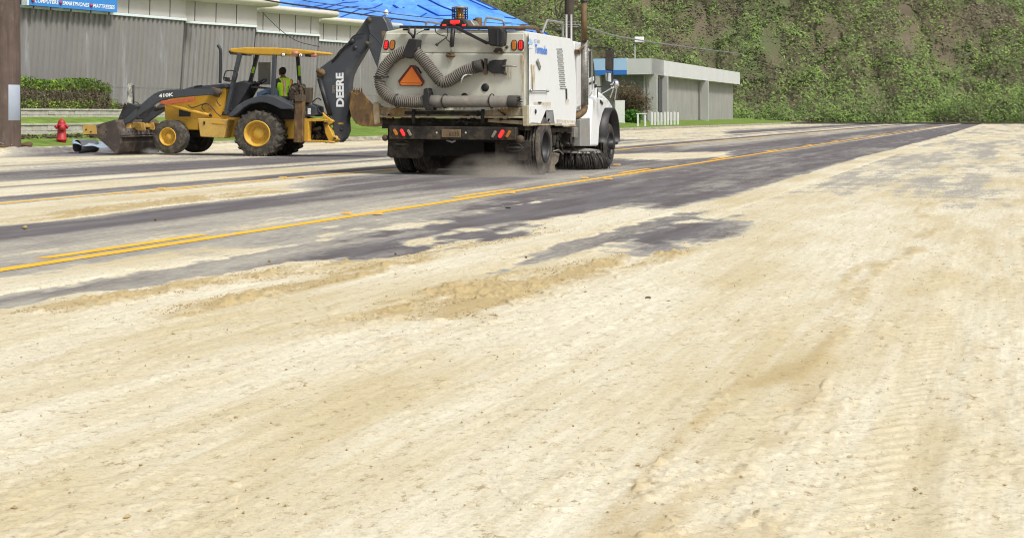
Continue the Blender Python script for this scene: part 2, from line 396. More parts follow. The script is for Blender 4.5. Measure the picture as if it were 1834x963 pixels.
def cover(X, Y):
    q = X - SL * Y
    n1 = fbm(q * 1.6, Y * .12, 5, 3, .6)            # long streaks along the road
    n2 = fbm(q * 7, Y * .9, 4, 9, .6)
    n3 = fbm(q * .5, Y * .06, 3, 21)
    n4 = fbm(X * 2.6, Y * 2.1, 4, 33, .6)            # wind-torn edges of the drifts
    qq = q + (fbm(q * .4, Y * .1, 3, 40) - .5) * .25
    c = np.interp(qq, bq, bc)
    far = (q < q_of(500))
    c = c - np.where(q > -3.2, np.clip((Y - 12) / 30, 0, .35), 0)
    c = c - np.where(q > 3, np.clip((q - 3) * .05, 0, .15), 0)
    c = c - np.where(far, np.clip((Y - 26) / 40, 0, .22), 0)
    for P, cv, soft in patches:
        qs = [p[0] for p in P]; m = (q > min(qs) - .8) & (q < max(qs) + .8)
        if not m.any(): continue
        s = seg_sd(q[m], Y[m], P) + (n1[m] - .5) * .30 + (n2[m] - .5) * .16 + (n4[m] - .5) * (.30 if P[0][0] > q_of(490) else .12) + (.09 if cv < .5 else -.05 if P[0][0] > q_of(490) else .04)
        t = np.clip(s / soft * .5 + .5, 0, 1); c[m] = c[m] * (1 - t) + cv * t
    c = c + (n4 - .5) * np.where(q > q_of(490), .26, .10)
    c = c + (n1 - .5) * .46 + (n2 - .5) * .22 + (n3 - .5) * .18
    near = np.abs(q - q_of(484)) / .16
    nearl = np.minimum(np.abs(q - q_of(484) + .02), np.abs(q - q_of(365)))
    c = np.where(nearl < .25, np.minimum(c, .5), c)
    return q, c, n1, n2
def road():
    rows = np.concatenate([np.linspace(212, 240, 45), np.linspace(240.8, 600, 470), np.linspace(601, 1060, 330)])[::-1]
    cols = np.linspace(-1150, 2650, 1150)
    cols = np.concatenate([np.linspace(-1500, -80, 120), np.linspace(-77, 1240, 760), np.linspace(1243, 1900, 190), np.linspace(1910, 3300, 110)])
    PX, PY = np.meshgrid(cols, rows)
    Y = EYE * F / (PY - CY); X = (PX - CX) / F * Y
    q, c, n1, n2 = cover(X, Y)
    l = Y * 1.09
    sand = np.clip((c - .52) / .3, 0, 1)
    f1 = fbm(q * 16, l * 9, 4, 60, .62); f2 = fbm(q * 4, l * .35, 3, 77)
    qa = np.abs
    rowx = np.exp(-((q - q_of(588) + (f2 - .5) * .2) / .14) ** 2) + np.exp(-((q - q_of(634) + (f2 - .5) * .2) / .12) ** 2) + 1.1 * np.exp(-((q - q_of(758) - (Y - 9.1) * .25 + (f2 - .5) * .25) / .24) ** 2) * (q < -1.5) + .8 * np.exp(-((q + 1.6) / .15) ** 2)
    def zone(pts, soft):
        P = [qY(*p) for p in pts]; return np.clip(seg_sd(q, Y, P) / soft * .5 + .5 + (n1 - .5) * .9 + (n2 - .5) * .5, 0, 1)
    rowb = zone([(100,549),(330,509),(600,470),(700,450),(860,430),(980,412),(980,420),(862,442),(700,468),(600,486),(400,512),(230,540),(180,549)], .12)
    rowb = np.maximum(rowb, zone([(330,549),(500,515),(640,482),(760,462),(760,470),(620,502),(480,532),(410,549)], .10))
    rowb = np.maximum(rowb, zone([(640,560),(760,528),(860,508),(1000,482),(1130,457),(1210,442),(1210,458),(1060,494),(960,520),(900,560)], .14))
    rowb = np.maximum(rowb, .8 * zone([(0,396),(160,374),(294,357),(458,344),(600,333),(600,337),(458,353),(294,369),(160,388),(0,406)], .12))
    for q0, w0 in ((-.9, .10), (.35, .2), (1.5, .12), (3.0, .3), (4.6, .2), (7, .5)): rowb = np.maximum(rowb, .45 * np.exp(-((q - q0 + (f2 - .5) * .9) / (w0 * 1.5)) ** 2) * (q > -2.0))
    rowb = np.clip(rowb, 0, 1.2) * np.clip(fbm(q * 3.2, l * 1.4, 4, 91, .65) * 3.0 - .72, 0, 1.1)
    clod = np.clip(fbm(X * 11, Y * 11, 3, 13, .65) - .46, 0, 1) * 2.4 * (fbm(X * 1.3, Y * .9, 2, 15) > .36)
    trk_m = 0; tread = 0
    for q0 in (-4.72, -3.1, -.35, 1.35, 3.2, 4.9):
        qc = q0 + .10 * np.sin(Y * .11 + q0); mk_ = np.exp(-((q - qc) / .13) ** 6); deep = 1.0 if q0 > -2 else .45
        trk_m = trk_m + mk_ * deep; tread = tread + mk_ * deep * (np.sin(2 * np.pi * (l / .13 + np.abs(q - qc) * 6)) > .1)
    gap = np.clip(fbm(q * .3, l * .12, 2, 130) * 4 - 1.2, .25, 1); trk_m = trk_m * gap; tread = tread * gap
    near_line = np.minimum(np.abs(q - q_of(484) + .1), np.abs(q - q_of(365) - .1))
    lane = np.clip((near_line - .22) / .25, 0, 1)
    tyre = .5 + .5 * np.sin(q * 26)                  # faint parallel wheel tracks
    rowb = rowb * (1 - .7 * np.clip(trk_m, 0, 1))
    z = sand * lane * (.008 + .006 * n2 + rowb * (.005 + .034 * clod) + .008 * clod * (1 - np.clip(trk_m, 0, 1)) + .003 * f2 * tyre + .005 * (f1 - .4) - .005 * trk_m + .0045 * tread)
    z = np.maximum(z, 0)
    # bank of sand along the far kerb
    kb = np.exp(-((q + 28.3) / .5) ** 2) * (X < -3.5)
    z = z + kb * (.05 + .26 * fbm(q * 2, l * .8, 3, 5) * np.clip((-X - 6) / 3, .4, 1))
    nr, nc = PX.shape
    co = np.stack([X, Y, z], -1).reshape(-1, 3).astype('f')
    i = np.arange(nr - 1)[:, None] * nc + np.arange(nc - 1)[None]
    fs = np.stack([i, i + 1, i + nc + 1, i + nc], -1).reshape(-1, 4)
    me = bpy.data.meshes.new('road'); me.vertices.add(len(co)); me.vertices.foreach_set('co', co.ravel())
    me.loops.add(fs.size); me.loops.foreach_set('vertex_index', fs.ravel().astype('i'))
    me.polygons.add(len(fs)); me.polygons.foreach_set('loop_start', (np.arange(len(fs)) * 4).astype('i')); me.polygons.foreach_set('loop_total', np.full(len(fs), 4, 'i'))
    me.polygons.foreach_set('use_smooth', np.ones(len(fs), bool))
    for nm, v in (('sand', c), ('rough', rowb * sand)):
        a = me.attributes.new(nm, 'FLOAT', 'POINT'); a.data.foreach_set('value', v.ravel().astype('f'))
    me.update(calc_edges=True)
    o = bpy.data.objects.new('road', me); C.objects.link(o); o['kind'] = 'structure'
    m = bpy.data.materials.new('sandy_asphalt'); m.use_nodes = True; t = m.node_tree; b = t.nodes['Principled BSDF']
    at = N(t, 'ShaderNodeAttribute', attribute_name='sand'); ar = N(t, 'ShaderNodeAttribute', attribute_name='rough')
    tc = N(t, 'ShaderNodeTexCoord')
    rot = N(t, 'ShaderNodeMapping'); rot.inputs['Rotation'].default_value = (0, 0, math.atan(SL)); t.links.new(tc.outputs['Object'], rot.inputs[0])
    V = rot.outputs[0]
    fine = noise(t, 1, 5, .7, V, (28, 5, 8)); grit = noise(t, 160, 2, .6, V); mid = noise(t, 1, 5, .65, V, (3.2, .35, 1))
    def madd(a, k, off):
        n = N(t, 'ShaderNodeMath', operation='MULTIPLY_ADD'); t.links.new(a, n.inputs[0]); n.inputs[1].default_value = k
        if hasattr(off, 'links'): t.links.new(off, n.inputs[2])
        else: n.inputs[2].default_value = off
        return n.outputs[0]
    cv = madd(fine, .44, madd(mid, .18, madd(grit, .12, madd(noise(t, 1, 4, .7, V, (60, 14, 8)), .16, -.14 if False else at.outputs['Fac']))))      # centred near +.31
    dust = ramp(t, cv, [(.56, 0.), (.90, 1.)]); sandf = ramp(t, cv, [(.93, 0.), (1.0, 1.)])
    asp = mix(t, ramp(t, grit, [(.3, 0.), (.75, 1.)]), (.080, .068, .072), (.165, .145, .148))
    asp = mix(t, ramp(t, mid, [(.4, 0.), (.62, 1.)]), asp, (.165, .157, .163))
    dcol = mix(t, fine, (.28, .265, .24), (.50, .47, .39))
    tone = ramp(t, noise(t, 1, 4, .6, V, (1.1, .2, 1)), [(.38, 0.), (.6, 1.)])
    scol = mix(t, tone, (.58, .50, .32), (.73, .69, .555))
    scol = mix(t, ramp(t, noise(t, 1, 4, .7, V, (22, 1.1, 4)), [(.40, 0.), (.66, .42)]), scol, (.50, .42, .255))
    scol = mix(t, ramp(t, noise(t, 1, 4, .7, V, (9, .5, 4)), [(.50, 0.), (.66, .4)]), scol, (.72, .69, .57))
    scol = mix(t, ramp(t, ar.outputs['Fac'], [(.08, 0.), (.6, .9)]), scol, (.45, .345, .17))
    scol = mix(t, ramp(t, noise(t, 20, 5, .8, V, (1, .6, 1)), [(.57, 0.), (.66, .8)]), scol, (.30, .22, .11))
    scol = mix(t, ramp(t, noise(t, 45, 4, .75, V), [(.5, 0.), (.72, .6)]), scol, (.36, .28, .14))  # dark specks painted in as the shade of small clods
    col = mix(t, sandf, mix(t, dust, asp, dcol), scol)
    t.links.new(col, b.inputs['Base Color']); b.inputs['Roughness'].default_value = .9; b.inputs['Specular IOR Level'].default_value = .25
    bp = N(t, 'ShaderNodeBump'); bp.inputs['Strength'].default_value = .5; bp.inputs['Distance'].default_value = .012
    t.links.new(madd(grit, .4, noise(t, 30, 5, .7, V)), bp.inputs['Height']); t.links.new(bp.outputs[0], b.inputs['Normal'])
    me.materials.append(m); return o
road()
# loose clods of sand lying on the drifts
rg = np.random.default_rng(12); P_ = []
zones = [[(100,549),(330,509),(600,470),(700,450),(860,430),(980,412),(980,420),(862,442),(700,468),(600,486),(400,512),(230,540),(180,549)],
         [(330,549),(500,515),(640,482),(760,462),(760,470),(620,502),(480,532),(410,549)],
         [(640,560),(760,528),(860,508),(1000,482),(1130,457),(1210,442),(1210,458),(1060,494),(960,520),(900,560)]]
NC = 200000; qs_ = rg.uniform(-7, 5, NC); Ys_ = 4.2 + 16 * rg.uniform(0, 1, NC) ** 1.4; d_ = np.full(NC, -9.)
for z_ in zones: d_ = np.maximum(d_, seg_sd(qs_, Ys_, [qY(*p) for p in z_]))
cl_ = fbm(qs_ * 3.2, Ys_ * 1.09 * 1.4, 4, 91, .65)
kp = ((d_ > -.05) & (cl_ > .40)) | (rg.uniform(size=NC) < .012); kp &= (qs_ > -6.3)
_, cc, _, _ = cover(qs_ + SL * Ys_, Ys_); kp &= cc > .62
qs_, Ys_ = qs_[kp], Ys_[kp]; n_ = len(qs_); rad = rg.uniform(.0022, .0062, n_) * (1 + (rg.uniform(size=n_) < .04) * 1.0)
base = np.array([(1,0,0),(0,1,0),(-1,0,0),(0,-1,0),(.2,.1,.6),(0,0,-.6)]); tri = np.array([(0,1,4),(1,2,4),(2,3,4),(3,0,4),(1,0,5),(2,1,5),(3,2,5),(0,3,5)])
an = rg.uniform(0, 6.28, n_); ca, sa = np.cos(an), np.sin(an)
vv = base[None] * rad[:, None, None] * rg.uniform(.7, 1.5, (n_, 6, 1)); vx = vv[..., 0] * ca[:, None] - vv[..., 1] * sa[:, None]; vy = vv[..., 0] * sa[:, None] + vv[..., 1] * ca[:, None]
vv = np.stack([vx + (qs_ + SL * Ys_)[:, None], vy + Ys_[:, None], vv[..., 2] + .015 + rad[:, None] * .2], -1).reshape(-1, 3)
ff = (tri[None] + (np.arange(n_) * 6)[:, None, None]).reshape(-1, 3)
me = bpy.data.meshes.new('sand_clods'); me.from_pydata(vv.tolist(), [], ff.tolist()); me.materials.append(mat('sand_clod', (.50, .39, .21), .95, var=.35, scale=3))
o = bpy.data.objects.new('sand_clods', me); C.objects.link(o); tag(o, 'loose crumbs of tan sand scattered over the drifted road', 'sand', kind='stuff')
# wide ground below everything
g = MB().add([(-900, -300, -.06), (1500, -300, -.06), (1500, 2500, -.06), (-900, 2500, -.06)], [(0, 1, 2, 3)])
g.build('ground', mat('plain_ground', (.30, .27, .2), .95, var=.3, scale=.2)).__setitem__('kind', 'structure')

# painted lines: worn yellow paint, sand drifted over parts of it
mm = bpy.data.materials.new('worn_yellow_line'); mm.use_nodes = True; t = mm.node_tree; b = t.nodes['Principled BSDF']
c = mix(t, ramp(t, noise(t, 3, 5), [(.35, 0.), (.7, 1.)]), (.90, .44, .015), (.92, .54, .035))
c = mix(t, ramp(t, noise(t, 1, 5, .75, sc=(9, 1.2, 1)), [(.56, 0.), (.66, .85)]), c, (.52, .44, .28)); t.links.new(c, b.inputs['Base Color']); b.inputs['Roughness'].default_value = .7
mf = bpy.data.materials.new('sanded_yellow_line'); mf.use_nodes = True; t = mf.node_tree; b = t.nodes['Principled BSDF']
c = mix(t, ramp(t, noise(t, 1, 5, .75, sc=(6, .35, 1)), [(.44, 0.), (.6, 1.)]), (.88, .50, .03), (.62, .50, .28)); t.links.new(c, b.inputs['Base Color']); b.inputs['Roughness'].default_value = .8
def line(q, w, Y0, Y1, m, z=.004, jit=.006):
    mb = MB(); n = max(2, int((Y1 - Y0) / .5)); vs = []
    for i in range(n + 1):
        Y = Y0 + (Y1 - Y0) * i / n
        for s in (-1, 1):
            qq = q + s * (w / 2 + random.uniform(-jit, jit)) / RD.y; vs.append((qq + SL * Y, Y, z))
    mb.add(vs, [(2 * i, 2 * i + 1, 2 * i + 3, 2 * i + 2) for i in range(n)])
    o = mb.build('lane_marking', m); o['kind'] = 'structure'; return o
line(q_of(484), .14, 2, 160, mm)
for i in range(12): line(q_of(484) - .26, .12, 3.1 + 8.93 * i, 5.5 + 8.93 * i, mm)
line(q_of(364.5), .16, 8, 175, mf)
for i in range(14): line(q_of(364.5) + .24, .10, 4.2 + 8.93 * i, 6.6 + 8.93 * i, mf)

# ------------------------------------------------------------------ kerb, verge, retaining walls
QK = -28.56
def K(k, Y, z=0):      # point k metres behind the kerb line, level with Y along the road
    X = QK + SL * Y; p = Vector((X, Y, 0)) + RN * k; return Vector((p.x, p.y, z))
def kz(k):
    return float(np.interp(k, [0, .2, 3.45, 3.5, 5.45, 5.5, 7.5, 9, 60], [.15, .16, .5, .80, 1.06, 1.28, 1.30, 1.3, 2.4]))
ks = [0, .1, .4, .8, 1.3, 1.8, 2.4, 3, 3.45, 3.55, 4.2, 4.8, 5.42, 5.55, 6.5, 7.5, 9, 14, 25, 60, 160]
ys = list(np.arange(20, 130, 1.0)) + list(np.arange(130, 420, 6.0))
vs = []
for y in ys:
    for k in ks:
        rmp = min(1, max(0, (y - 62) / 6))                       # past the loader the terraces give way to one slope
        z = kz(k) * (1 - rmp) + float(np.interp(k, [0, .2, 7.5, 9, 60], [.15, .17, 1.2, 1.25, 2.4])) * rmp
        if y > 110: z = z * 1.0 - max(0, min(.5, (y - 110) / 60)) * min(1, k / 6)
        vs.append(K(k + .12, y, z + (random.uniform(-.03, .03) if 0.2 < k < 5 else 0)))
n = len(ks)
vg = MB().add(vs, [(i * n + j, i * n + j + 1, (i + 1) * n + j + 1, (i + 1) * n + j) for i in range(len(ys) - 1) for j in range(n - 1)], True)
gm = bpy.data.materials.new('short_grass'); gm.use_nodes = True; t = gm.node_tree; b = t.nodes['Principled BSDF']
c = mix(t, ramp(t, noise(t, 1.2, 6, .7), [(.35, 0.), (.65, 1.)]), (.11, .17, .04), (.22, .33, .06))
c = mix(t, ramp(t, noise(t, .7, 5, .7), [(.56, 0.), (.68, 1.)]), c, (.24, .20, .11))
c = mix(t, ramp(t, noise(t, 30, 3, .7), [(.4, 0.), (.8, .5)]), c, (.05, .09, .02))
t.links.new(c, b.inputs['Base Color']); b.inputs['Roughness'].default_value = .95; b.inputs['Specular IOR Level'].default_value = .1
vg.build('grass_verge', gm).__setitem__('kind', 'structure')
kb = MB(); Y = 20.0
while Y < 300:
    y2 = Y + 2.98; dz = random.uniform(-.008, .008)
    prof = [(0, -.05), (.02, .145), (.05, .165), (.24, .17), (.25, -.05)]
    vs = [K(a, yy, h + dz) for yy in (Y, y2) for a, h in prof]; m_ = len(prof)
    kb.add(vs, [(i, i + 1, m_ + i + 1, m_ + i) for i in range(m_ - 1)] + [tuple(range(m_)), tuple(range(2 * m_ - 1, m_ - 1, -1))])
    Y += 3.0
kb.build('kerb', M['kerb']).__setitem__('kind', 'structure')
gt = MB().add([K(-.55, 20, .012), K(0.03, 20, .02), K(.03, 300, .02), K(-.55, 300, .012)], [(0, 1, 2, 3)])
gt.build('gutter', mat('dusty_gutter', (.30, .27, .21), .95, var=.5, scale=1.2, dirt=(.6, .52, .36), damt=.45, dscale=(1, .6, 1))).__setitem__('kind', 'structure')
def retwall(k, z0, z1, ya, yb, label):
    r = empty('retaining_wall', K(k, ya, 0), 0, label, 'wall')
    o = r.location.copy(); mb = MB(); cp = MB(); y = ya
    while y < yb:
        y2 = min(y + .395, yb); j = random.uniform(-.012, .012)
        for i in range(2):
            h = (z1 - .06 - z0) / 2; a = z0 + i * h; jj = j * (1 if i else -1)
            P = [K(k + jj, y, a) - o, K(k + jj, y2, a) - o, K(k + .2, y2, a) - o, K(k + .2, y, a) - o]
            vs = P + [p + Vector((0, 0, h - .006)) for p in P]
            mb.add(vs, [(0,3,2,1),(4,5,6,7),(0,1,5,4),(1,2,6,5),(2,3,7,6),(3,0,4,7)])
        y += .4
    y = ya
    while y < yb:
        y2 = min(y + .79, yb)
        P = [K(k - .03, y, z1 - .06) - o, K(k - .03, y2, z1 - .06) - o, K(k + .24, y2, z1 - .06) - o, K(k + .24, y, z1 - .06) - o]
        cp.add(P + [p + Vector((0, 0, .06 + random.uniform(0, .006))) for p in P], [(0,3,2,1),(4,5,6,7),(0,1,5,4),(1,2,6,5),(2,3,7,6),(3,0,4,7)]); y += .8
    mb.build('block_courses', M['stone'], r, .008, 1); cp.build('coping', M['stone'], r, .008, 1)
retwall(3.45, .40, .83, 36, 66, 'low pale block retaining wall directly behind the red hydrant')
retwall(5.45, .98, 1.34, 38, 67, 'upper pale block retaining wall at the foot of the hedge')

# ------------------------------------------------------------------ building with grey steel cladding, beige fascia and blue tarpaulin roof
B0 = W(37, 195, 58); B0.z = 0
bld = empty('store_building', B0, 0, 'long building with stepped grey corrugated cladding, beige fascia and a blue tarpaulin over its roof', 'building')
ZT, ZB = 5.1, 1.1
def atz(px, py, z):    # where the sight line meets height z
    Yy = (z - EYE) * F / (CY - py); return Vector(((px - CX) / F * Yy, Yy, z))
segs = [((-150, -.9), (330, 38)), ((330, 42), (457, 50)), ((457, 58), (570, 66)), ((568, 74), (690, 82.5)), ((688, 88), (800, 96)), ((798, 100), (900, 106))]
ends = [(atz(*a, ZT), atz(*b_, ZT)) for a, b_ in segs]
LEAN = .43
ZC0, ZC1 = 6.1, 6.42
for i, (a, e) in enumerate(ends):
    d = (e - a); d.z = 0; Ln = d.length; d.normalize(); nn = Vector((d.y, -d.x, 0))     # nn towards the street
    cl = MB(); pitch = .30; vs = []; x = -.0
    prof = []
    while x < Ln:
        prof += [(x, 0), (x + .10, 0), (x + .14, .07), (x + .25, .07), (x + .29, 0)]; x += pitch
    prof = [(min(u, Ln), v) for u, v in prof]
    m_ = len(prof); rows = [(ZB, -LEAN), (2.2, -LEAN * .72), (2.24, -LEAN * .71), (ZT, 0)]
    for z, sh in rows:
        for u, v in prof: vs.append(a - B0 + d * (u + sh) + nn * (v + (.012 if z > 2.21 and z < 5 else 0)) + Vector((0, 0, z - ZT)))
    cl.add(vs, [(r * m_ + k, r * m_ + k + 1, (r + 1) * m_ + k + 1, (r + 1) * m_ + k) for r in range(len(rows) - 1) for k in range(m_ - 1)])
    # screw row at the sheet overlap, and the return face at the panel's end
    for k in range(0, int(Ln / pitch)):
        p = a - B0 + d * (k * pitch + .05 - LEAN * .8) + Vector((0, 0, 1.95 - ZT)); cl.ball(p + nn * .005, .022, 6, 4)
    q0 = e - B0; back = -nn * 2.2
    cl.add([q0 + d * -LEAN + Vector((0, 0, ZB - ZT)), q0, q0 + back, q0 + back + d * -LEAN + Vector((0, 0, ZB - ZT))], [(0, 1, 2, 3)])
    cl.build('steel_cladding', M['steel'], bld)
    up = Vector((0, 0, 1))
    f = MB(); f.bar(a - B0 + nn * .04 + up * .05, e - B0 + nn * .04 + up * .05, .2, .10); f.build('flashing', M['flash'], bld, .01, 1)
    fp = MB(); Lx = .25
    A = a - B0 - nn * .12; E_ = e - B0 - nn * .12 + d * Lx
    fp.add([A + up * .05, E_ + up * .05, E_ + up * (ZC0 + .1 - ZT), A + up * (ZC0 + .1 - ZT), A - nn * .3 + up * .05, E_ - nn * 2.4 + up * .05, E_ - nn * 2.4 + up * (ZC0 + .1 - ZT), A - nn * .3 + up * (ZC0 + .1 - ZT)],
           [(0, 1, 2, 3), (1, 5, 6, 2), (4, 7, 6, 5)])
    fp.build('fascia', M['fascia'], bld)
    sm = MB(); x = .75
    while x < Ln: 
        p = A + d * x + nn * .004; sm.bar(p + up * .05, p + up * (ZC0 - ZT) + d * .03, .035, .03, nn); x += 1.32
    sm.build('panel_joint', M['seam'], bld)
    cn = MB(); pr = [(.0, ZC0), (.5, ZC0 + .02), (.62, ZC0 + .1), (.66, ZC0 + .2), (.6, ZC0 + .3), (.45, ZC0 + .34), (-.6, ZC0 + .34), (-.6, ZC0)]
    vs = [(A + d * u + nn * h + up * (z - ZT)) for u in (-.3, Ln + 1.1) for h, z in pr]; m_ = len(pr)
    cn.add(vs, [(k, (k + 1) % m_, m_ + (k + 1) % m_, m_ + k) for k in range(m_)], True); cn.add(vs, [tuple(range(m_)), tuple(range(2 * m_ - 1, m_ - 1, -1))])
    cn.build('cornice', M['cornice'], bld)
# body of the building behind the cladding
core = MB(); far = ends[-1][1]; a0 = ends[0][0]
P = [a0 - B0 - Vector((-.6, -1.2, 0)) * -1, far - B0 + Vector((0, 3, 0)), far - B0 + RN * 30 + Vector((2, 0, 0)), a0 - B0 + RN * 30]
P = [Vector((p.x, p.y, 0)) for p in P]
core.add([p + Vector((0, 0, .5)) for p in P] + [p + Vector((0, 0, ZC0 - .1)) for p in P], [(4, 5, 6, 7), (1, 2, 6, 5), (2, 3, 7, 6), (3, 0, 4, 7)])
core.build('roof_deck', M['fascia'], bld)
# tarpaulin: a faceted low cone of blue sheets, with dark bars painting the shade of its creases
tm = bpy.data.materials.new('blue_tarpaulin'); tm.use_nodes = True; t = tm.node_tree; b = t.nodes['Principled BSDF']
c = mix(t, ramp(t, noise(t, .35, 5, .7), [(.35, 0.), (.68, 1.)]), (.06, .25, .80), (.16, .42, .92))
ge = N(t, 'ShaderNodeNewGeometry')
mrp = N(t, 'ShaderNodeMapRange'); mrp.inputs[3].default_value = .8; mrp.inputs[4].default_value = 1.15; t.links.new(ge.outputs['Random Per Island'], mrp.inputs[0])
c = mix(t, 1.0, c, mrp.outputs[0], 'MULTIPLY')
t.links.new(c, b.inputs['Base Color']); b.inputs['Roughness'].default_value = .42
bp = N(t, 'ShaderNodeBump'); bp.inputs['Strength'].default_value = .6; bp.inputs['Distance'].default_value = .15; t.links.new(noise(t, 1.6, 5, .6), bp.inputs['Height']); t.links.new(bp.outputs[0], b.inputs['Normal'])
DC = Vector((3.9, 112, 0)); RA = 12.6; zb = 5.9; HB = 5.0
def dome(r, th):
    return Vector((DC.x + RA * r * math.cos(th), DC.y + RA * r * math.sin(th), zb + HB * (1 - r ** 1.55)))
dr_ = MB(); dr_.lathe([(11.6, -5.6), (11.6, .05)], DC - B0 + Vector((0, 0, zb)), (0, 0, 1), 40); dr_.build('round_wall', M['fascia'], bld)
tp = MB(); st = MB(); rings = 8; prev = None; stitch = []
for j in range(rings + 1):
    r = j / rings; n_ = 1 if j == 0 else 30
    row = [dome(r, 2 * math.pi * (k + (.5 if j % 2 else 0)) / n_) + Vector((0, 0, random.uniform(-.08, .08) if 0 < j < rings else 0)) for k in range(n_)]
    if j == 1:
        for k in range(n_): tp.add([prev[0] - B0, row[k] - B0, row[(k + 1) % n_] - B0], [(0, 1, 2)])
    elif j > 1:
        o_ = 1 if j % 2 == 0 else 0
        for k in range(n_):
            a1, a2 = prev[k], prev[(k + 1) % n_]
            if j % 2: b1, b2 = row[k], row[(k + 1) % n_]; tris = [(a1, b1, prev[(k + 1) % n_]), (prev[(k + 1) % n_], b1, b2)]
            else: b1 = row[(k + 1) % n_]; tris = [(a1, b1, a2), (a1, row[k], b1)]
            for T in tris:
                c0 = sum(T, Vector()) / 3; c0.z -= .10
                T = [p - B0 for p in T]; c0 = c0 - B0
                tp.add([T[0], T[1], T[2], c0], [(0, 1, 3), (1, 2, 3), (2, 0, 3)])
            if random.random() < .30: st.bar(a1 - B0 + Vector((0, 0, .03)), b1 - B0 + Vector((0, 0, .03)), .16, .06)
            if random.random() < .15: st.bar(a1 - B0 + Vector((0, 0, .03)), a2 - B0 + Vector((0, 0, .03)), .10, .05)
    prev = row
# skirt of the sheet, spread over the flat roof toward the left
sk = []
for i in range(15):
    for j in range(7):
        x = -9 + i * 1.45; y = 0
        p = Vector((-4.5 + i * 1.0, 80 + i * 1.2 + j * 4.2, 6.25 + .62 * j + random.uniform(-.12, .12) - (.0 if j else .05))); sk.append(p - B0)
for i in range(14):
    for j in range(6):
        a1, a2, a3, a4 = sk[i * 7 + j], sk[i * 7 + j + 1], sk[(i + 1) * 7 + j + 1], sk[(i + 1) * 7 + j]
        tp.add([a1, a2, a3, a4], [(0, 1, 2), (0, 2, 3)])
        if random.random() < .4: st.bar(a1 + Vector((0, 0, .03)), a3 + Vector((0, 0, .03)), .08, .04)
tp.build('tarpaulin_roof', tm, bld); st.build('tarpaulin_fold_shade', mat('dark_blue_fold_shade', (.01, .07, .42), .5), bld)
# sign on the first panel
a, e = ends[0]; d = (e - a); d.z = 0; d.normalize(); nn = Vector((d.y, -d.x, 0)); up = Vector((0, 0, 1))
def on_panel(px, py, off):
    D = Vector(((px - CX) / F, 1, -(py - CY) / F)); o = a + nn * off; t_ = (o - Vector((0, 0, EYE))).dot(nn) / D.dot(nn); return Vector((0, 0, EYE)) + D * t_
pl, pr_ = on_panel(47, 9, .45), on_panel(210, 19, .45)
sg = empty('shop_sign', pl, 0, 'blue shop sign with white capitals and red bullets above the grey cladding', 'sign')
wd = (pr_ - pl); wd.z = 0; wl = wd.length; wd.normalize(); s1 = MB()
zs = pl.z; s1.add([Vector((0,0,0)), wd * wl, wd * wl + up * 1.9, up * 1.9, -nn * .25, wd * wl - nn * .25, wd * wl - nn * .25 + up * 1.9, -nn * .25 + up * 1.9], [(0,1,2,3),(1,5,6,2),(0,4,5,1),(3,2,6,7),(4,0,3,7),(5,4,7,6)])
s1.build('sign_board', M['signblue'], sg)
e1 = MB(); e1.bar(-wd * .05 - up * .02, -wd * .05 + up * 1.9, .10, .28, -nn); e1.build('sign_edge', M['flash'], sg)
br = MB()
for u in (.1, .28, .5, .72, .93): br.bar(wd * wl * u - nn * .12 - up * .35, wd * wl * u - nn * .12, .08, .05)
br.build('sign_bracket', M['seam'], sg)
cw = wl / 163.0
for body, p0, p1, yb in (('COMPUTERS', 61, 102, 2.9), ('SMARTPHONES', 109, 157, 6.9), ('MATTRESSES', 164, 205, 11.0)):
    zz = on_panel(p0, yb + 4.6 - 2.2, .46).z
    O = wd * (wl * (p0 - 47) / 163) + up * .11
    text('sign_lettering', body, M['letter'], sg, O + nn * .005, wd, up, .155, wl * (p1 - p0) / 163, bold=.02, shear=.2)
    bt = MB(); bt.ball(wd * (wl * (p0 - 3.7 - 47) / 163) + up * .18 + nn * .02, (.07, .07, .07), 10, 6); bt.build('bullet', M['signred'], sg)

# floodlight on the cornice
fl = empty('floodlight', W(690, 38, 89), 0, 'small pale floodlight standing on the cornice above the excavator arm', 'light')
f1 = MB().tube([(0, 0, -.1), (0, 0, .45)], .03, 8); f1.build('stem', M['conduit'], fl)
f1 = MB().lathe([(.0, 0), (.07, .0), (.17, .22), (.15, .24), (0, .2)], (-.1, 0, .45), (1, -.5, .2), 14); f1.build('lamp_head', M['whitepost'], fl)

# ------------------------------------------------------------------ building on the right
Yr = 153.6; R0 = Vector(((1167 - CX) / F * Yr, Yr, 0))
rb = empty('low_building', R0, 0, 'low grey stucco building with a white and light blue flat fascia, right of the truck', 'building')
def Lf(u): return -Vector((RD.y, -RD.x, 0)) * u        # along the face turned to the camera, to the left
def Rt(u): return RD * u                                 # along the street face
zf0, zf1, zg = 5.15, 6.70, .3
leftn = -RD; rightn = Vector((RD.y, -RD.x, 0))
def quadbox(mb, o, d, L, nrm, t0, t1, z0, z1):
    P = [o + nrm * t1, o + d * L + nrm * t1, o + d * L + nrm * t0, o + nrm * t0]
    vs = [p + Vector((0, 0, z0)) for p in P] + [p + Vector((0, 0, z1)) for p in P]
    mb.add(vs, [(0,3,2,1),(4,5,6,7),(0,1,5,4),(1,2,6,5),(2,3,7,6),(3,0,4,7)])
O0 = Vector((0, 0, 0))
f = MB(); quadbox(f, O0, Lf(1), 2.45, leftn, -6, 0, zf0, zf1); quadbox(f, O0 + RD * .01, RD, 55, rightn, -9, 0, zf0 + .003, zf1 + .002); f.build('white_fascia', M['whitewall'], rb)
f = MB(); quadbox(f, Lf(2.46), Lf(1), 22, leftn, -6, .02, zf0 + .45, zf1 + .05); f.build('blue_fascia', M['skyfascia'], rb)
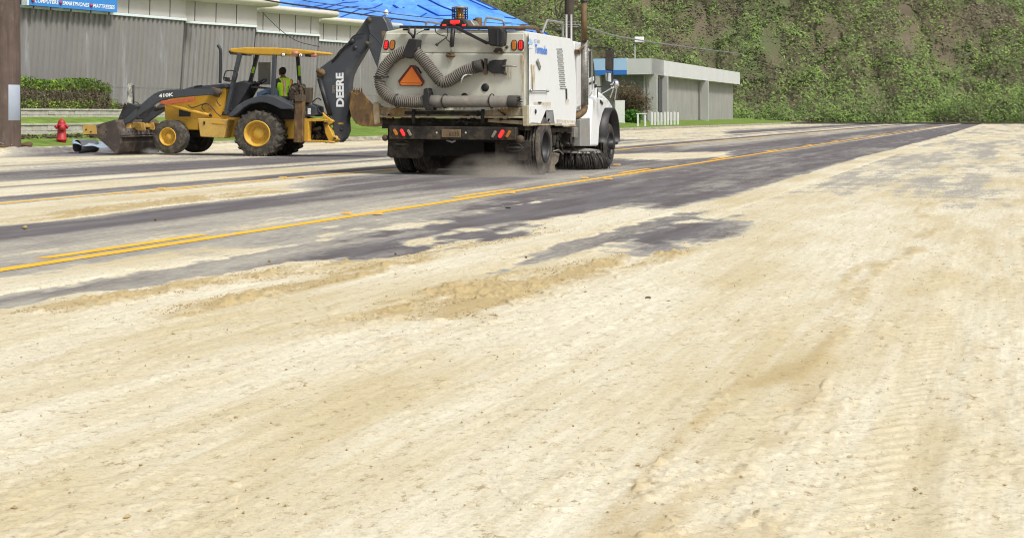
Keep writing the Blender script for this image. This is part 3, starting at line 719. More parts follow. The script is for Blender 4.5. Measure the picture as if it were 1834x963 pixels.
f = MB(); quadbox(f, Lf(2.46), Lf(1), 22, leftn, -6, .05, zf0 - .02, zf0 + .44); f.build('fascia_stripe', M['bluestripe'], rb)
f = MB(); quadbox(f, Lf(1.0) + RD * .9, Lf(1), 23, leftn, -5, 0, zg, zf0); quadbox(f, RD * .9 + Lf(.9), RD, 54, rightn, -8, 0, zg, zf0 - .004); f.build('stucco_wall', M['stucco'], rb)
f = MB()
for u in (1.2, 6.5, 30): quadbox(f, RD * u + Lf(.5), RD, .5, rightn, 0, .75, zg, zf0 - .01)
quadbox(f, Lf(5.2) + RD * .2, Lf(1), .5, leftn, -.7, .2, zg, zf0 - .01)
f.build('wall_pier', mat('pale_stucco', (.44, .44, .43), .9, var=.1, scale=.6), rb)
for u in (4.6,):
    f = MB(); quadbox(f, RD * u + Lf(.6), RD, 1.9, rightn, 0, .325, zg, zf0 - .3); f.build('dark_doorway', M['glass'], rb)

# ------------------------------------------------------------------ hillside
hv = []; xs = np.linspace(-60, 330, 150); yy = np.linspace(205, 520, 110)
XX, YY = np.meshgrid(xs, yy)
foot = 228 + 14 * fbm(XX * .02, XX * 0 + 3, 3, 3)
hh = np.maximum(0, YY - foot)
ridge = np.interp(XX, [-60, 20, 110, 190, 330], [80, 110, 95, 52, 34])
ZZ = .15 + ridge * (1 - np.exp(-hh / 105)) + (fbm(XX * .05, YY * .05, 4, 50) - .5) * 14 * np.clip(hh / 30, 0, 1) + (fbm(XX * .25, YY * .25, 3, 51) - .5) * 4 * np.clip(hh / 12, 0, 1)
hillv = np.stack([XX, YY, ZZ], -1).reshape(-1, 3); nc = len(xs)
hl = MB(); hl.add([tuple(p) for p in hillv], [(i * nc + j, i * nc + j + 1, (i + 1) * nc + j + 1, (i + 1) * nc + j) for i in range(len(yy) - 1) for j in range(nc - 1)], True)
hm = mat('hill_soil', (.16, .13, .085), .95, var=.4, scale=.15, dirt=(.10, .14, .05), damt=.48, dscale=(.05, .05, .05), bump=.0)
hl.build('hill', hm).__setitem__('kind', 'structure')
rng = np.random.default_rng(5); ZG = ZZ
def hillz(x, y):
    i = (y - 205) / (315) * 109; j = (x + 60) / 390 * 149
    i0 = np.clip(i.astype(int), 0, 108); j0 = np.clip(j.astype(int), 0, 148); fi = i - i0; fj = j - j0
    return (ZG[i0, j0] * (1 - fi) + ZG[i0 + 1, j0] * fi) * (1 - fj) + (ZG[i0, j0 + 1] * (1 - fi) + ZG[i0 + 1, j0 + 1] * fi) * fj
n_ = 840000; hx = rng.uniform(-25, 230, n_); hy = 222 + rng.uniform(0, 1, n_) ** 1.25 * 150
keep = (hx / hy > -.1) & (hx / hy < .50); hx = hx[keep]; hy = hy[keep]; hz = hillz(hx, hy)
clump = fbm(hx * .30, hy * .26, 4, 71); kk = clump > .2; hx, hy, hz, clump = hx[kk], hy[kk], hz[kk], clump[kk]
n_ = len(hx); hz = hz + rng.uniform(0, 1, n_) * np.clip(clump - .34, 0, 1) * 15
NV = np.array([.1, -.55, .8]) + rng.normal(size=(n_, 3)) * .38; A = np.cross(NV, rng.normal(size=(n_, 3))); A /= np.linalg.norm(A, axis=1)[:, None]; Bv = np.cross(NV, A); Bv /= np.linalg.norm(Bv, axis=1)[:, None]
s_ = rng.uniform(.12, .40, n_)[:, None]; Pc = np.stack([hx, hy, hz], -1)
V4 = np.stack([Pc - A * s_, Pc + Bv * s_ * .35, Pc + A * s_, Pc - Bv * s_ * .35], 1).reshape(-1, 3).astype('f')
me = bpy.data.meshes.new('hillside_scrub'); me.vertices.add(len(V4)); me.vertices.foreach_set('co', V4.ravel())
me.loops.add(len(V4)); me.loops.foreach_set('vertex_index', np.arange(len(V4), dtype='i')); me.polygons.add(n_)
me.polygons.foreach_set('loop_start', np.arange(n_, dtype='i') * 4); me.polygons.foreach_set('loop_total', np.full(n_, 4, 'i')); me.update(calc_edges=True); me.materials.append(L_hill)
o = bpy.data.objects.new('hillside_scrub', me); C.objects.link(o); tag(o, 'dense green and brown scrub covering the hillside', 'scrub', kind='stuff')

# far roadside on the camera's side: grass beyond the sandy shoulder
gv = MB().add([(13 + SL * y + (x_ if x_ else 0), y, .035 + x_ * .004) for y in (8, 30, 60, 100, 160, 230, 330, 520) for x_ in (0, 6, 25, 90)], [(i * 4 + j, i * 4 + j + 1, (i + 1) * 4 + j + 1, (i + 1) * 4 + j) for i in range(7) for j in range(3)])
gv.build('roadside_grass', gm).__setitem__('kind', 'structure')

vb_ = MB(); random.seed(77)
for i in range(110):
    x_ = random.uniform(22, 200); y_ = 238 + random.random() ** 1.3 * 90; z_ = float(hillz(np.array([x_]), np.array([y_]))[0]); p = Vector((x_, y_, z_)); d = Vector((random.uniform(-.8, .8), -.2, 1)).normalized(); L = random.uniform(2, 5.5)
    a_ = p + d * L * .5 + Vector((random.uniform(-.5, .5), 0, .2)); b_ = p + d * L + Vector((random.uniform(-1, 1), 0, 0)); vb_.tube([p, a_, b_], [.09, .06, .03], 5)
    for k in range(3): vb_.tube([a_, a_ + Vector((random.uniform(-1.2, 1.2), 0, random.uniform(.4, 1.6)))], [.045, .02], 4)
o = vb_.build('dead_branches', mat('pale_bark', (.27, .23, .18), .9, var=.3)); tag(o, 'pale dead trunks and vines scattered through the hillside scrub', 'branches', kind='stuff')
# ------------------------------------------------------------------ street sweeper truck
T = Fr((3.459, 28.07, 0), -math.atan(SL))      # origin: ground below the rear right corner; x to the right, y ahead
trk = empty('sweeper_truck', T.O, T.th, 'white street sweeper truck with grey suction hose and orange triangle on its rear', 'truck')
def ry(px, py, y0=0.0): return T.y(px, py, y0)
def sx(px, py, x0=0.0): return T.x(px, py, x0)
BW = -ry(674, 150).x                                            # body width
# hopper: front-to-back shell with the rear outline of the photo, hollow side kept simple
rear = T.py([(690, 57), (717, 51.5), (938, 55), (944, 60), (946, 130), (947, 190), (672, 190), (672, 160), (674, 128), (682, 88)], .06)
side = T.px([(947, 60), (1033, 72)], 0)
hb = MB()
top = T.px([(945, 57.5), (1026, 69.5)], 0)
L_body = sx(1031, 128).y
hb.prism(rear, 'y', .06, L_body - .05)
hb.build('hopper_body', M['cream'], trk, .03, 2)
# right flank panel, slightly proud
sp = T.px([(938, 56.7), (1022, 69.5), (1025, 73), (1029, 100), (1032, 140), (1033, 190), (1031, 219), (1030.5, 225), (994.5, 225.5), (991, 198), (978, 198), (968, 222), (949, 222), (947, 195), (946, 140), (943, 90)], .03)
sp = [(max(u, .02), z) for u, z in sp]
s = MB().prism(sp, 'x', .012, .03); s.build('side_panel', M['white'], trk, .012, 2)
s = MB(); s.prism(T.px([(962, 190), (1000, 190), (1000, 226), (962, 226)], -.06), 'x', -.32, -.30); s.build('arch_shade_sheet', M['under'], trk)  # dark sheet added behind the arch, standing in for its shaded interior
s = MB()
lo = T.px([(949, 222), (968, 222)], .03)
s.prism(T.px([(952, 220), (951, 189), (970, 189), (975, 199), (967, 221)], .045), 'x', .028, .045); s.build('access_hatch', M['white'], trk, .006, 1)
s = MB(); p = sx(959, 200, .05); s.lathe([(0, .02), (.035, .015), (.045, 0)], p, (1, 0, 0), 14, 1.0); s.build('hatch_lock', M['black'], trk)
s = MB(); s.box((.028, .05, .92), (.036, L_body - 1.15, .945)); s.box((.028, L_body - 1.05, .885), (.036, L_body - .1, .92)); s.build('rusty_sill', M['rust'], trk)
# door seam, hinge bar, latch, handle and slot on the flank
s = MB(); s.tube([sx(952.5, 115, .05), sx(954, 140, .05), sx(954, 162, .05)], .012, 8); s.build('hinge_rod', M['rust'], trk)
s = MB(); s.tube([sx(951, 162.5, .06), sx(981, 163, .06)], .012, 8); s.ball(sx(981, 163, .06), .03); s.ball(sx(951, 162.5, .06), .03); s.build('side_rail', M['chrome'], trk)
s = MB(); s.bar(sx(962, 109, .04), sx(967, 123, .04), .03, .09); s.ball(sx(962, 111, .05), .03); s.build('door_latch', M['shield'], trk)
s = MB(); s.prism(T.px([(1013, 159), (1015.5, 159), (1016, 178), (1013.5, 178)], .036), 'x', .03, .04); s.build('vent_slot', M['black'], trk)
s = MB(); s.bar(sx(964, 184, .035), sx(969, 184, .035), .02, .03); s.build('small_handle', M['black'], trk)
s = MB()
for r in range(21):
    py = 87.5 + r * 3.55; x0 = 997 + r * .30
    for c in range(5):
        u = x0 + (c + (.4 if r % 2 else 0)) * 2.1
        P = T.px([(u, py), (u + 1.35, py + .1), (u + 1.35, py + 1.9), (u, py + 1.8)], .034); s.prism(P, 'x', .028, .034)
s.build('vent_holes', M['black'], trk)
# flank lettering
X1 = Vector((0, 1, 0)); Z1 = Vector((0, 0, 1))
def side_text(body, m, pa, pb, h, dz=.036, bold=0.0, shear=0):
    a_ = sx(*pa, .03); b_ = sx(*pb, .03); d_ = (b_ - a_)
    return text('lettering', body, m, trk, (.03 + dz - .03, a_.y, a_.z), (b_ - a_), Z1, h, d_.length, depth=.002, bold=bold)
side_text('Tornado', M['blue'], (957.5, 95.5), (979.5, 98.5), .165, bold=.03)
side_text('ICT', M['blue'], (956, 77.0), (960.3, 77.6), .065)
side_text('600', M['greydecal'], (961.2, 77.5), (966.3, 78.2), .065)
s = MB(); s.prism(T.px([(950, 68), (955, 78), (953, 80), (946, 79)], .036), 'x', .03, .036); s.build('flank_emblem', M['paleblue'], trk)
s = MB(); s.prism(T.px([(947, 85.5), (954, 86), (954, 87), (947, 86.5)], .036), 'x', .03, .036); s.build('emblem_bar', M['paleblue'], trk)

# rear face -----------------------------------------------------------
yf = 0.0
rd = MB(); rd.prism(T.py([(683, 96), (936, 96.5), (940, 110), (941, 191), (700, 195), (676, 188), (676, 150), (679, 118)], .02), 'y', .0, .07)
rd.build('rear_door', M['cream'], trk, .02, 2)
rd = MB(); rd.prism(T.py([(692, 60), (938, 60), (938, 94.5), (684, 94.5)], .04), 'y', .03, .07); rd.build('upper_panel', M['cream'], trk, .012, 1)
rd = MB(); rd.prism(T.py([(672, 183), (682, 186), (683, 222), (674, 224), (671.5, 200)], .0), 'y', -.10, .25)
rd.prism(T.py([(936, 190), (947, 188), (947, 226), (938, 226)], .0), 'y', -.06, .3); rd.build('corner_post', M['rust'], trk, .01, 1)
rd = MB(); rd.prism(T.py([(681, 191), (760, 197), (870, 198), (937, 192), (938, 208), (681, 208)], .02), 'y', .0, .12); rd.build('rusty_sill_beam', M['rust'], trk, .01, 1)
rd = MB(); rd.prism(T.py([(680, 207.3), (938, 209), (938, 212), (680, 210.5)], -.05), 'y', -.08, .02)
rd.prism(T.py([(875, 213), (938, 216), (938, 223.5), (875, 219)], .05), 'y', .0, .1); rd.build('lower_rail', M['rust'], trk, .006, 1)
rd = MB(); rd.prism(T.py([(684, 212), (940, 213), (940, 234), (684, 230)], .1), 'y', .1, .5)
rd.prism(T.py([(725, 199.5), (866, 200), (866, 206), (725, 205)], -.02), 'y', -.03, .02)
random.seed(3)
for i in range(26):
    a_ = ry(random.uniform(690, 935), random.uniform(204, 226), -.02); rd.tube([a_, a_ + Vector((random.uniform(-.2, .2), random.uniform(0, .1), random.uniform(-.12, .1)))], random.uniform(.008, .03), 7)
for px in (741, 865): rd.tube([ry(px, 196, -.06), ry(px - 1, 212, -.08), ry(px + 1, 224, -.02)], .035, 8)
rd.build('hinge_gear', M['grime'], trk)

def lamp(px, py, w_, h_, m, name, tilt=0, y0=0, bez=True):
    p = ry(px, py, y0); k = (px and 1) * T.y(px, py, y0); sc = p.y
    u = ry(px + w_ / 2, py, y0).x - ry(px - w_ / 2, py, y0).x; v = ry(px, py - h_ / 2, y0).z - ry(px, py + h_ / 2, y0).z
    def cap(w2, h2):
        r_ = w2 / 2; q = []
        for i in range(9): a_ = math.pi * i / 8; q.append((r_ * math.cos(a_), h2 / 2 - r_ + r_ * math.sin(a_)))
        for i in range(9): a_ = math.pi + math.pi * i / 8; q.append((r_ * math.cos(a_), -h2 / 2 + r_ + r_ * math.sin(a_)))
        ct, st_ = math.cos(tilt), math.sin(tilt); return [(p.x + a * ct - b_ * st_, p.z + a * st_ + b_ * ct) for a, b_ in q]
    if bez:
        bz = MB().prism(cap(u * 1.35, v * 1.16), 'y', y0 - .012, y0 + .02); bo = bz.build('lamp_bezel', M['black'], trk)
    ln = MB().prism(cap(u, v), 'y', y0 - .03, y0 + .01); lo_ = ln.build(name, m, trk, .01, 2)
    if m is M['redlamp'] or m is M['redlit']:
        d = MB()
        for r in range(4):
            for c in (-1, 1):
                a_, b_ = c * u * .2, (r - 1.5) * v * .2; ct, st_ = math.cos(tilt), math.sin(tilt)
                d.ball((p.x + a_ * ct - b_ * st_, y0 - .032, p.z + a_ * st_ + b_ * ct), (.011, .004, .011), 8, 5)
        d.build('lit_diode', M['redlit'], lo_)
lamp(692, 81, 7, 16, M['redlamp'], 'tail_lamp', R(-8), .03); lamp(703, 81, 7, 16, M['amber'], 'turn_lamp', R(-8), .03)
lamp(921, 81.5, 7.5, 17, M['amber'], 'turn_lamp', 0, .03); lamp(933, 81.5, 7.5, 17, M['redlamp'], 'tail_lamp', 0, .03)
# bumper with its lamps and plate
b_ = MB(); b_.prism(T.py([(696.5, 225.5), (923.5, 228), (923.5, 251.5), (696.5, 249.5)], -.12), 'y', -.12, .05); bump_o = b_.build('bumper', M['grime'], trk, .012, 1)
yb = -.125
lamp(708.6, 237, 5, 13, M['amber'], 'bumper_lamp', R(30), yb, False); lamp(721.4, 237.5, 5, 14, M['redlit'], 'bumper_lamp', R(30), yb, False); lamp(733.5, 238, 4.5, 13, M['greylens'], 'bumper_lamp', R(30), yb, False)
lamp(885, 240.5, 5, 14, M['greylens'], 'bumper_lamp', R(-30), yb, False); lamp(898, 240, 6.5, 16, M['redlit'], 'bumper_lamp', R(-30), yb, False); lamp(910.5, 240.3, 5, 14, M['amber'], 'bumper_lamp', R(-30), yb, False)
pl_ = MB(); pl_.prism(T.py([(791, 231.5), (825.3, 232), (825.3, 246.8), (791, 246)], -.13), 'y', -.14, -.12)
plo = pl_.build('licence_plate', mat('weathered_plate', (.23, .16, .085), .7, var=.3, scale=20, dirt=(.12, .085, .05), damt=.5, dscale=(9, 9, 9)), trk, .006, 1)
a_ = ry(804, 243.5, -.141); e_ = ry(822, 243.7, -.141)
text('plate_number', '6335', mat('plate_digits', (.06, .04, .03), .8), plo, a_, (1, 0, 0), (0, 0, 1), .075, e_.x - a_.x, depth=.003, bold=.0)
for px in (782, 834): MB().ball(ry(px, 238, -.12), (.018, .01, .018)).build('bumper_bolt', M['cream'], trk)
s = MB(); s.tube([ry(800, 251, -.05), ry(810, 254.5, -.05), ry(816, 251.5, -.05)], .02, 8); s.build('tow_loop', M['chrome'], trk)
for px, py, rr in ((689.5, 247, .06), (931, 249.5, .075)):
    s = MB().lathe([(0, -.04), (rr * .75, -.035), (rr, 0), (rr, .03), (0, .03)], ry(px, py, -.05), (0, 1, 0), 18); s.build('round_reflector', M['mech'], trk)
# mudflaps with an oval relief
for pts, oc in (([(695, 250), (758, 251), (758, 278), (754, 283.5), (700, 283), (693, 279)], (719, 258)), ([(886, 251.5), (951, 252), (951, 288), (891, 288), (886.5, 283)], (921, 264))):
    s = MB().prism(T.py(pts, .12), 'y', .12, .15); fl_ = s.build('mudflap', M['mudrubber'], trk, .008, 1)
    c_ = ry(oc[0], oc[1], .115); ov = MB(); n_ = 28
    ov.tube([c_ + Vector((.15 * math.cos(2 * math.pi * i / n_), 0, .075 * math.sin(2 * math.pi * i / n_))) for i in range(n_ + 1)], .008, 6)
    ov.bar(c_ + Vector((-.13, 0, -.0)), c_ + Vector((.13, 0, 0)), .02, .035); ov.build('oval_relief', M['sidewall'], fl_)
# wheels -------------------------------------------------------------
def wheel(name, c, ax, r, wd, rr, parent, tyre_m, rim_m, lugs=0, sq=1.0, seg=48, deep=.08, hub=.12, groove=3, proud=0, bolts=10, wall=None):
    """c: centre of the outer face, ax points outward"""
    ax = Vector(ax).normalized(); o = bpy.data.objects.new(name, None)
    ty = MB(); sh = .018
    prof = [(rr * .96, -wd * .5), (rr, -.01), (rr * 1.06, -.006), ((rr + r) / 2, .006), (r * .93, -.012), (r * .985, -.04)]
    for g in range(groove):
        u = -.04 - (wd - .08) * (g + .5) / groove
        prof += [(r, u + .03), (r, u + .014), (r - sh, u + .010), (r - sh, u - .010), (r, u - .014), (r, u - .03)]
    prof += [(r * .985, -wd + .04), (r * .93, -wd + .01), ((rr + r) / 2, -wd), (rr, -wd), (rr * .96, -wd * .5)]
    ty.lathe(prof, c, ax, seg, sq, True)
    up = Vector((0, 0, 1)); e = up.cross(ax).normalized(); g_ = ax.cross(e); c = Vector(c)
    for k in range(lugs):
        for sd in (0, 1):
            t0 = 2 * math.pi * (k + .5 * sd) / lugs; dt = 1.1 * math.pi / lugs; vs = []
            for (u, tt) in ((-.005, 0), (-.005, .55), (-wd * .54, 1.05), (-wd * .54, .55)) if sd == 0 else ((-wd + .005, 0), (-wd + .005, .55), (-wd * .46, 1.05), (-wd * .46, .55)):
                for rad in (r * .955, r * 1.03 if abs(tt - .3) < .6 else r * 1.035):
                    a = t0 + dt * tt; vs.append(c + ax * u + e * rad * math.cos(a) * sq + g_ * rad * math.sin(a))
            ty.add(vs, [(0, 1, 3, 2), (2, 3, 5, 4), (4, 5, 7, 6), (6, 7, 1, 0), (1, 7, 5, 3)])
            if sd == 0:      # the lug's end wrapping onto the shoulder
                vs = [c + ax * u + e * rad * math.cos(a) * sq + g_ * rad * math.sin(a) for a in (t0, t0 + dt * .5) for rad, u in ((r * 1.03, -.01), (r * .86, .004), (r * .86, -.03), (r * 1.0, -.05))]
                ty.add(vs, [(0, 1, 2, 3), (7, 6, 5, 4), (0, 4, 5, 1), (1, 5, 6, 2), (3, 2, 6, 7), (0, 3, 7, 4)])
    to = ty.build(name, tyre_m, parent)
    rm = MB(); rm.lathe([(rr * 1.02, -.004), (rr * .99, .012), (rr * .93, .012), (rr * .88, -.03), (rr * .84, -deep), (rr * .55, -deep - .01), (rr * .45, -deep + .03), (hub, -deep + .035), (hub, -deep + .05 + proud), (hub * .8, -deep + .07 + proud), (0, -deep + .075 + proud)], c, ax, 36, sq, True)
    for k in range(bolts):
        a = 2 * math.pi * k / bolts; p = c + e * math.cos(a) * rr * .52 * sq + g_ * math.sin(a) * rr * .52 + ax * (-deep)
        rm.lathe([(.018, 0), (.018, .035), (0, .04)], p, ax, 6, 1, False)
    ro = rm.build(name + '_rim', rim_m, to); ro.name = 'rim'
    return to
rwc = sx(974, 265, .0); rw_r = .535
yw = rwc.y + .02; tw = .31
for xo in (.03, .03 - tw - .07):
    wheel('wheel', (xo, yw, rw_r), (1, 0, 0), rw_r, tw, .30, trk, M['tyre'], M['black'], deep=.16, hub=.1, groove=4)
xl = ry(702, 300, .6).x
for xo in (xl + tw, xl + 2 * tw + .07):
    wheel('wheel', (xo - tw, yw, rw_r), (-1, 0, 0), rw_r, tw, .30, trk, M['tyre'], M['black'], deep=.16, hub=.1, groove=4)
fwc = sx(1090, 256, -.06); fr = .47
wf = wheel('wheel', (-.02, fwc.y, fr), (1, 0, 0), fr, .27, .30, trk, M['rubber'], M['black'], deep=.05, hub=.11, groove=3, proud=.07)
wheel('wheel', (-BW + .08, fwc.y, fr), (-1, 0, 0), fr, .27, .30, trk, M['rubber'], M['black'], deep=.05, hub=.11, groove=3)
# underbody
u = MB(); u.box((-BW * .62, .35, .62), (-BW * .32, 6.2, .86)); u.box((-BW + .5, yw - .1, .40), (-.5, yw + .1, .6)); u.box((-BW * .6, yw - .25, .30), (-BW * .45, yw + .2, .66)); u.box((-BW + .3, 1.9, .42), (-.35, 2.2, .88))
u.box((-BW + .05, .45, .60), (-.40, L_body - .1, .93))
u.box((-BW + .3, fwc.y - .1, .35), (-.3, fwc.y + .1, .5)); u.box((-BW * .66, 3.6, .45), (-BW * .3, 5.8, 1.0)); u.build('chassis', M['under'], trk, .01, 1)
u = MB(); u.box((-BW + .2, yw + .9, .05), (-.25, yw + 1.7, .34)); u.box((-BW + .35, yw + 1.0, .34), (-.45, yw + 1.6, .62)); u.build('pickup_head', M['mudrubber'], trk, .02, 1)
u = MB(); u.lathe([(0, -.16), (.2, -.12), (.24, 0), (.2, .12), (0, .16)], ((-BW) / 2, yw, .5), (0, 1, 0), 18); u.build('differential', M['grime'], trk)
u = MB(); u.box((-BW + .75, .55, .34), (-1.0, .60, .66)); u.build('hanging_flap', M['under'], trk, .01, 1)
u = MB(); random.seed(11)
for i in range(46):
    p = Vector((random.uniform(-.55, -.08), random.uniform(1.75, 3.75), random.uniform(.48, .93)))
    q = p + Vector((random.uniform(-.1, .1), random.uniform(-.45, .45), random.uniform(-.3, .2))); mid_ = (p + q) / 2 + Vector((0, 0, random.uniform(-.06, .1)))
    u.tube([p, mid_, q], random.uniform(.012, .04), 7)
for i in range(8):
    p = Vector((random.uniform(-.5, -.15), random.uniform(1.8, 3.6), random.uniform(.5, .8))); u.box(p, p + Vector((.2, random.uniform(.1, .35), random.uniform(.08, .2))))
u.box((-.30, 1.75, .78), (-.08, 3.5, .86))
u.build('sweeping_gear', M['grime'], trk, .006, 1)
s = MB(); s.lathe([(0, .03), (.035, .02), (.045, 0)], sx(1047, 235, -.05), (.5, -1, 0), 14); s.build('work_lamp', M['amber'], trk)
s = MB(); s.box((-.12, 3.42, .66), (-.03, 3.70, .86)); s.build('tool_box', M['shield'], trk, .01, 1)
# dusty rubber deflector beside the wheel
s = MB(); P = [sx(991, 272, -.05), sx(1009, 275, -.05), sx(1006, 290, -.05), sx(1000, 297, -.05), sx(1003, 308, -.05), sx(991, 311, -.05)]
s.prism([(p.y, max(p.z, .005)) for p in P], 'x', -.16, -.12); s.prism([(p.y + .05, max(p.z * .8, .005)) for p in P], 'x', -.4, -.36); s.build('rubber_deflector', mat('dusty_rubber', (.20, .17, .13), .9, var=.4, scale=9, dirt=(.3, .26, .2), damt=.5, dscale=(6, 6, 6)), trk, .01, 1)
s = MB(); s.tube([sx(991, 271, -.05), sx(1000, 268, -.05), sx(1009, 276, -.05)], .012, 6); s.build('deflector_edge', M['shield'], trk)
# gutter broom
bc_ = sx(1044, 279, -.10); bc_.x = -.30
s = MB(); s.lathe([(0, .05), (.12, .05), (.56, .0), (.58, -.03), (.5, -.03)], (bc_.x, bc_.y, .40), (.06, -.05, 1), 40); s.build('broom_disc', M['shield'], trk)
s = MB(); random.seed(4)
for k in range(900):
    a = random.uniform(0, 2 * math.pi); r0 = random.uniform(.38, .56); r1 = r0 * 1.28 + random.uniform(-.03, .05); a2 = a + random.uniform(-.05, .09)
    p = Vector((bc_.x + r0 * math.cos(a), bc_.y + r0 * math.sin(a), .38)); q = Vector((bc_.x + r1 * math.cos(a2), bc_.y + r1 * math.sin(a2), random.uniform(.006, .03)))
    m_ = (p + q) / 2 + Vector((.02 * math.cos(a), .02 * math.sin(a), .03)); s.tube([p, m_, q], .0055, 3)
s.build('broom_bristles', mat('bristles', (.05, .045, .04), .7, var=.6, scale=30, streak=(.22, .19, .15), samt=.55, sscale=(25, 25, 1)), trk)
s = MB(); s.tube([(bc_.x, bc_.y, .44), (bc_.x - .1, bc_.y, .75)], .05, 10); s.tube([(bc_.x, bc_.y + .1, .44), (bc_.x - .2, bc_.y + .4, .7)], .03, 8); s.build('broom_arm', M['grime'], trk)

# suction hose on the rear -------------------------------------------
hp = [(863, 117.6), (853, 120), (843, 124), (830, 129), (818, 136.5), (806, 144), (797, 147), (789, 145.5), (781, 136), (770, 122.5), (759, 109), (750, 99), (741, 91.5), (731, 89.5), (720, 94.5), (708, 101), (697, 111), (687, 124), (681, 138), (681, 151), (686, 163), (696, 173), (710, 179.5), (728, 182), (750, 182), (768, 182)]
yh = -.14
C0 = [ry(a, b, yh) for a, b in hp]; C0[0].y += .0
def catmull(P, k=12):
    out = []; n = len(P)
    for i in range(n - 1):
        p0, p1, p2, p3 = P[max(i - 1, 0)], P[i], P[i + 1], P[min(i + 2, n - 1)]
        for j in range(k):
            t_ = j / k; out.append(.5 * ((2 * p1) + (p2 - p0) * t_ + (2 * p0 - 5 * p1 + 4 * p2 - p3) * t_ ** 2 + (3 * p1 - p0 - 3 * p2 + p3) * t_ ** 3))
    return out + [P[-1]]
path = catmull(C0, 40)
# resample by arc length so the corrugation keeps one pitch
acc = [0]
for i in range(1, len(path)): acc.append(acc[-1] + (path[i] - path[i - 1]).length)
tot = acc[-1]; pitch = .038; ns = int(tot / (pitch / 4)); rs = []; pts = []; j = 0
for i in range(ns + 1):
    d_ = tot * i / ns
    while j < len(acc) - 2 and acc[j + 1] < d_: j += 1
    f_ = (d_ - acc[j]) / max(1e-9, acc[j + 1] - acc[j]); pts.append(path[j].lerp(path[j + 1], f_)); rs.append(.094)
h = MB(); h.tube(pts, rs, 18)
rib = MB()
for i in range(0, len(pts) - 3, 4): rib.tube([pts[i], pts[i + 1], pts[i + 2], pts[i + 3]], [.103, .112, .112, .103], 18)
ho = h.build('suction_hose', M['hosering'], trk); rib.build('hose_rib', M['hose'], ho)
p0_ = C0[0]; dr = (C0[0] - C0[1]).normalized(); s = MB().lathe([(.095, -.16), (.112, -.15), (.112, .02), (.085, .025), (.08, -.1), (0, -.1)], p0_, dr, 26); s.build('hose_mouth', M['hosering'], trk)
pp0, pp1 = ry(769, 181.8, yh), ry(934, 182.3, yh); L_ = (pp1 - pp0).length; dr = (pp1 - pp0).normalized()
s = MB(); s.lathe([(0, 0), (.095, 0), (.118, .02), (.118, .20), (.105, .23), (.105, L_ - .22), (.09, L_ - .22)], pp0, dr, 28); s.build('suction_tube', M['hose'], trk)
s = MB(); s.lathe([(.111, L_ - .24), (.111, L_ - .06), (.098, L_ - .06), (.098, L_ - .2)], pp0, dr, 28)
for k in range(14):
    a = 2 * math.pi * k / 14; e = Vector((0, 1, 0)); g_ = Vector((0, 0, 1)); b0 = pp0 + dr * (L_ - .062)
    A_ = [b0 + (e * math.cos(a + o) + g_ * math.sin(a + o)) * .110 for o in (-.2, .2)]; tip = b0 + dr * .06 + (e * math.cos(a) + g_ * math.sin(a)) * .106
    In = [b0 + (e * math.cos(a + o) + g_ * math.sin(a + o)) * .098 for o in (-.2, .2)]
    s.add([A_[0], A_[1], tip, In[0], In[1]], [(0, 1, 2), (4, 3, 2), (0, 2, 3), (1, 4, 2)])
s.build('toothed_nozzle', M['hosering'], trk)
for px in (797, 881, 712): 
    p = ry(px, 181, yh); s = MB(); n_ = 24
    s.tube([Vector((p.x + .02 * math.cos(a_), yh + .125 * math.cos(a_), p.z + .125 * math.sin(a_))) for a_ in [2 * math.pi * i / n_ for i in range(n_ + 1)]], .011, 6); s.build('hose_strap', M['black'], trk)
s = MB(); p = ry(682, 137.5, yh); s.tube([ry(669.5, 138, yh - .1), ry(676, 138, yh - .12), ry(688, 137.5, yh - .12), ry(696, 138, yh - .05)], .016, 7); s.build('hose_strap', M['black'], trk)
s = MB(); s.prism(T.py([(733, 69.5), (748.5, 71), (747, 88), (739, 104), (730, 105), (722, 101), (725, 88)], yh - .1), 'y', yh - .13, yh + .12); s.build('hose_bracket', M['black'], trk, .015, 1)
s = MB(); s.tube([ry(733, 49, -.1), ry(732, 58, -.12), ry(737, 62, -.12), ry(741, 69, -.12)], .025, 8); s.tube([ry(744, 50, -.1), ry(743, 60, -.12), ry(741, 69, -.12)], .02, 8); s.build('bracket_hook', M['black'], trk)
s = MB(); s.prism(T.py([(763, 160), (770, 157.5), (773, 168), (773, 178), (771, 190), (779, 191), (779, 198), (767, 198), (762, 188)], yh), 'y', yh - .14, yh + .1); s.build('tube_clamp', M['black'], trk, .01, 1)
s = MB(); s.tube([ry(826, 149, -.22), ry(827.5, 141, -.24), ry(831, 136, -.24), ry(838, 133, -.2), ry(846, 134, -.18)], .014, 6); s.build('white_tie', M['whitepost'], trk)
s = MB(); s.tube([ry(743, 118, -.2), ry(749, 123, -.15), ry(754, 131, -.06)], .018, 6); s.build('cable_end', M['black'], trk)
# hose-mouth guard with cap, latch bar
s = MB(); s.prism(T.py([(872, 118), (877, 110), (885, 107.5), (900, 107.5), (907, 106), (905, 112), (904, 128), (907, 135), (900, 132), (882, 132), (875, 127)], -.06), 'y', -.08, .0); s.build('port_cap', M['black'], trk, .012, 1)
s = MB(); s.tube([ry(900, 118.5, -.09), ry(926, 118.3, -.09)], .016, 8); s.build('cap_lever', M['shield'], trk)
s = MB(); s.prism(T.py([(869, 105), (872, 105.5), (871, 113), (872.5, 124), (871, 134), (868, 134), (869, 120)], -.06), 'y', -.12, .0); s.build('cap_hinge', M['mech'], trk)
s = MB(); s.lathe([(0, -.012), (.07, -.012), (.075, 0)], ry(869, 157, .0), (0, 1, 0), 20)
s.lathe([(0, -.012), (.07, -.012), (.075, 0)], ry(832, 174, .0), (0, 1, 0), 20); s.build('vent_disc', M['black'], trk)
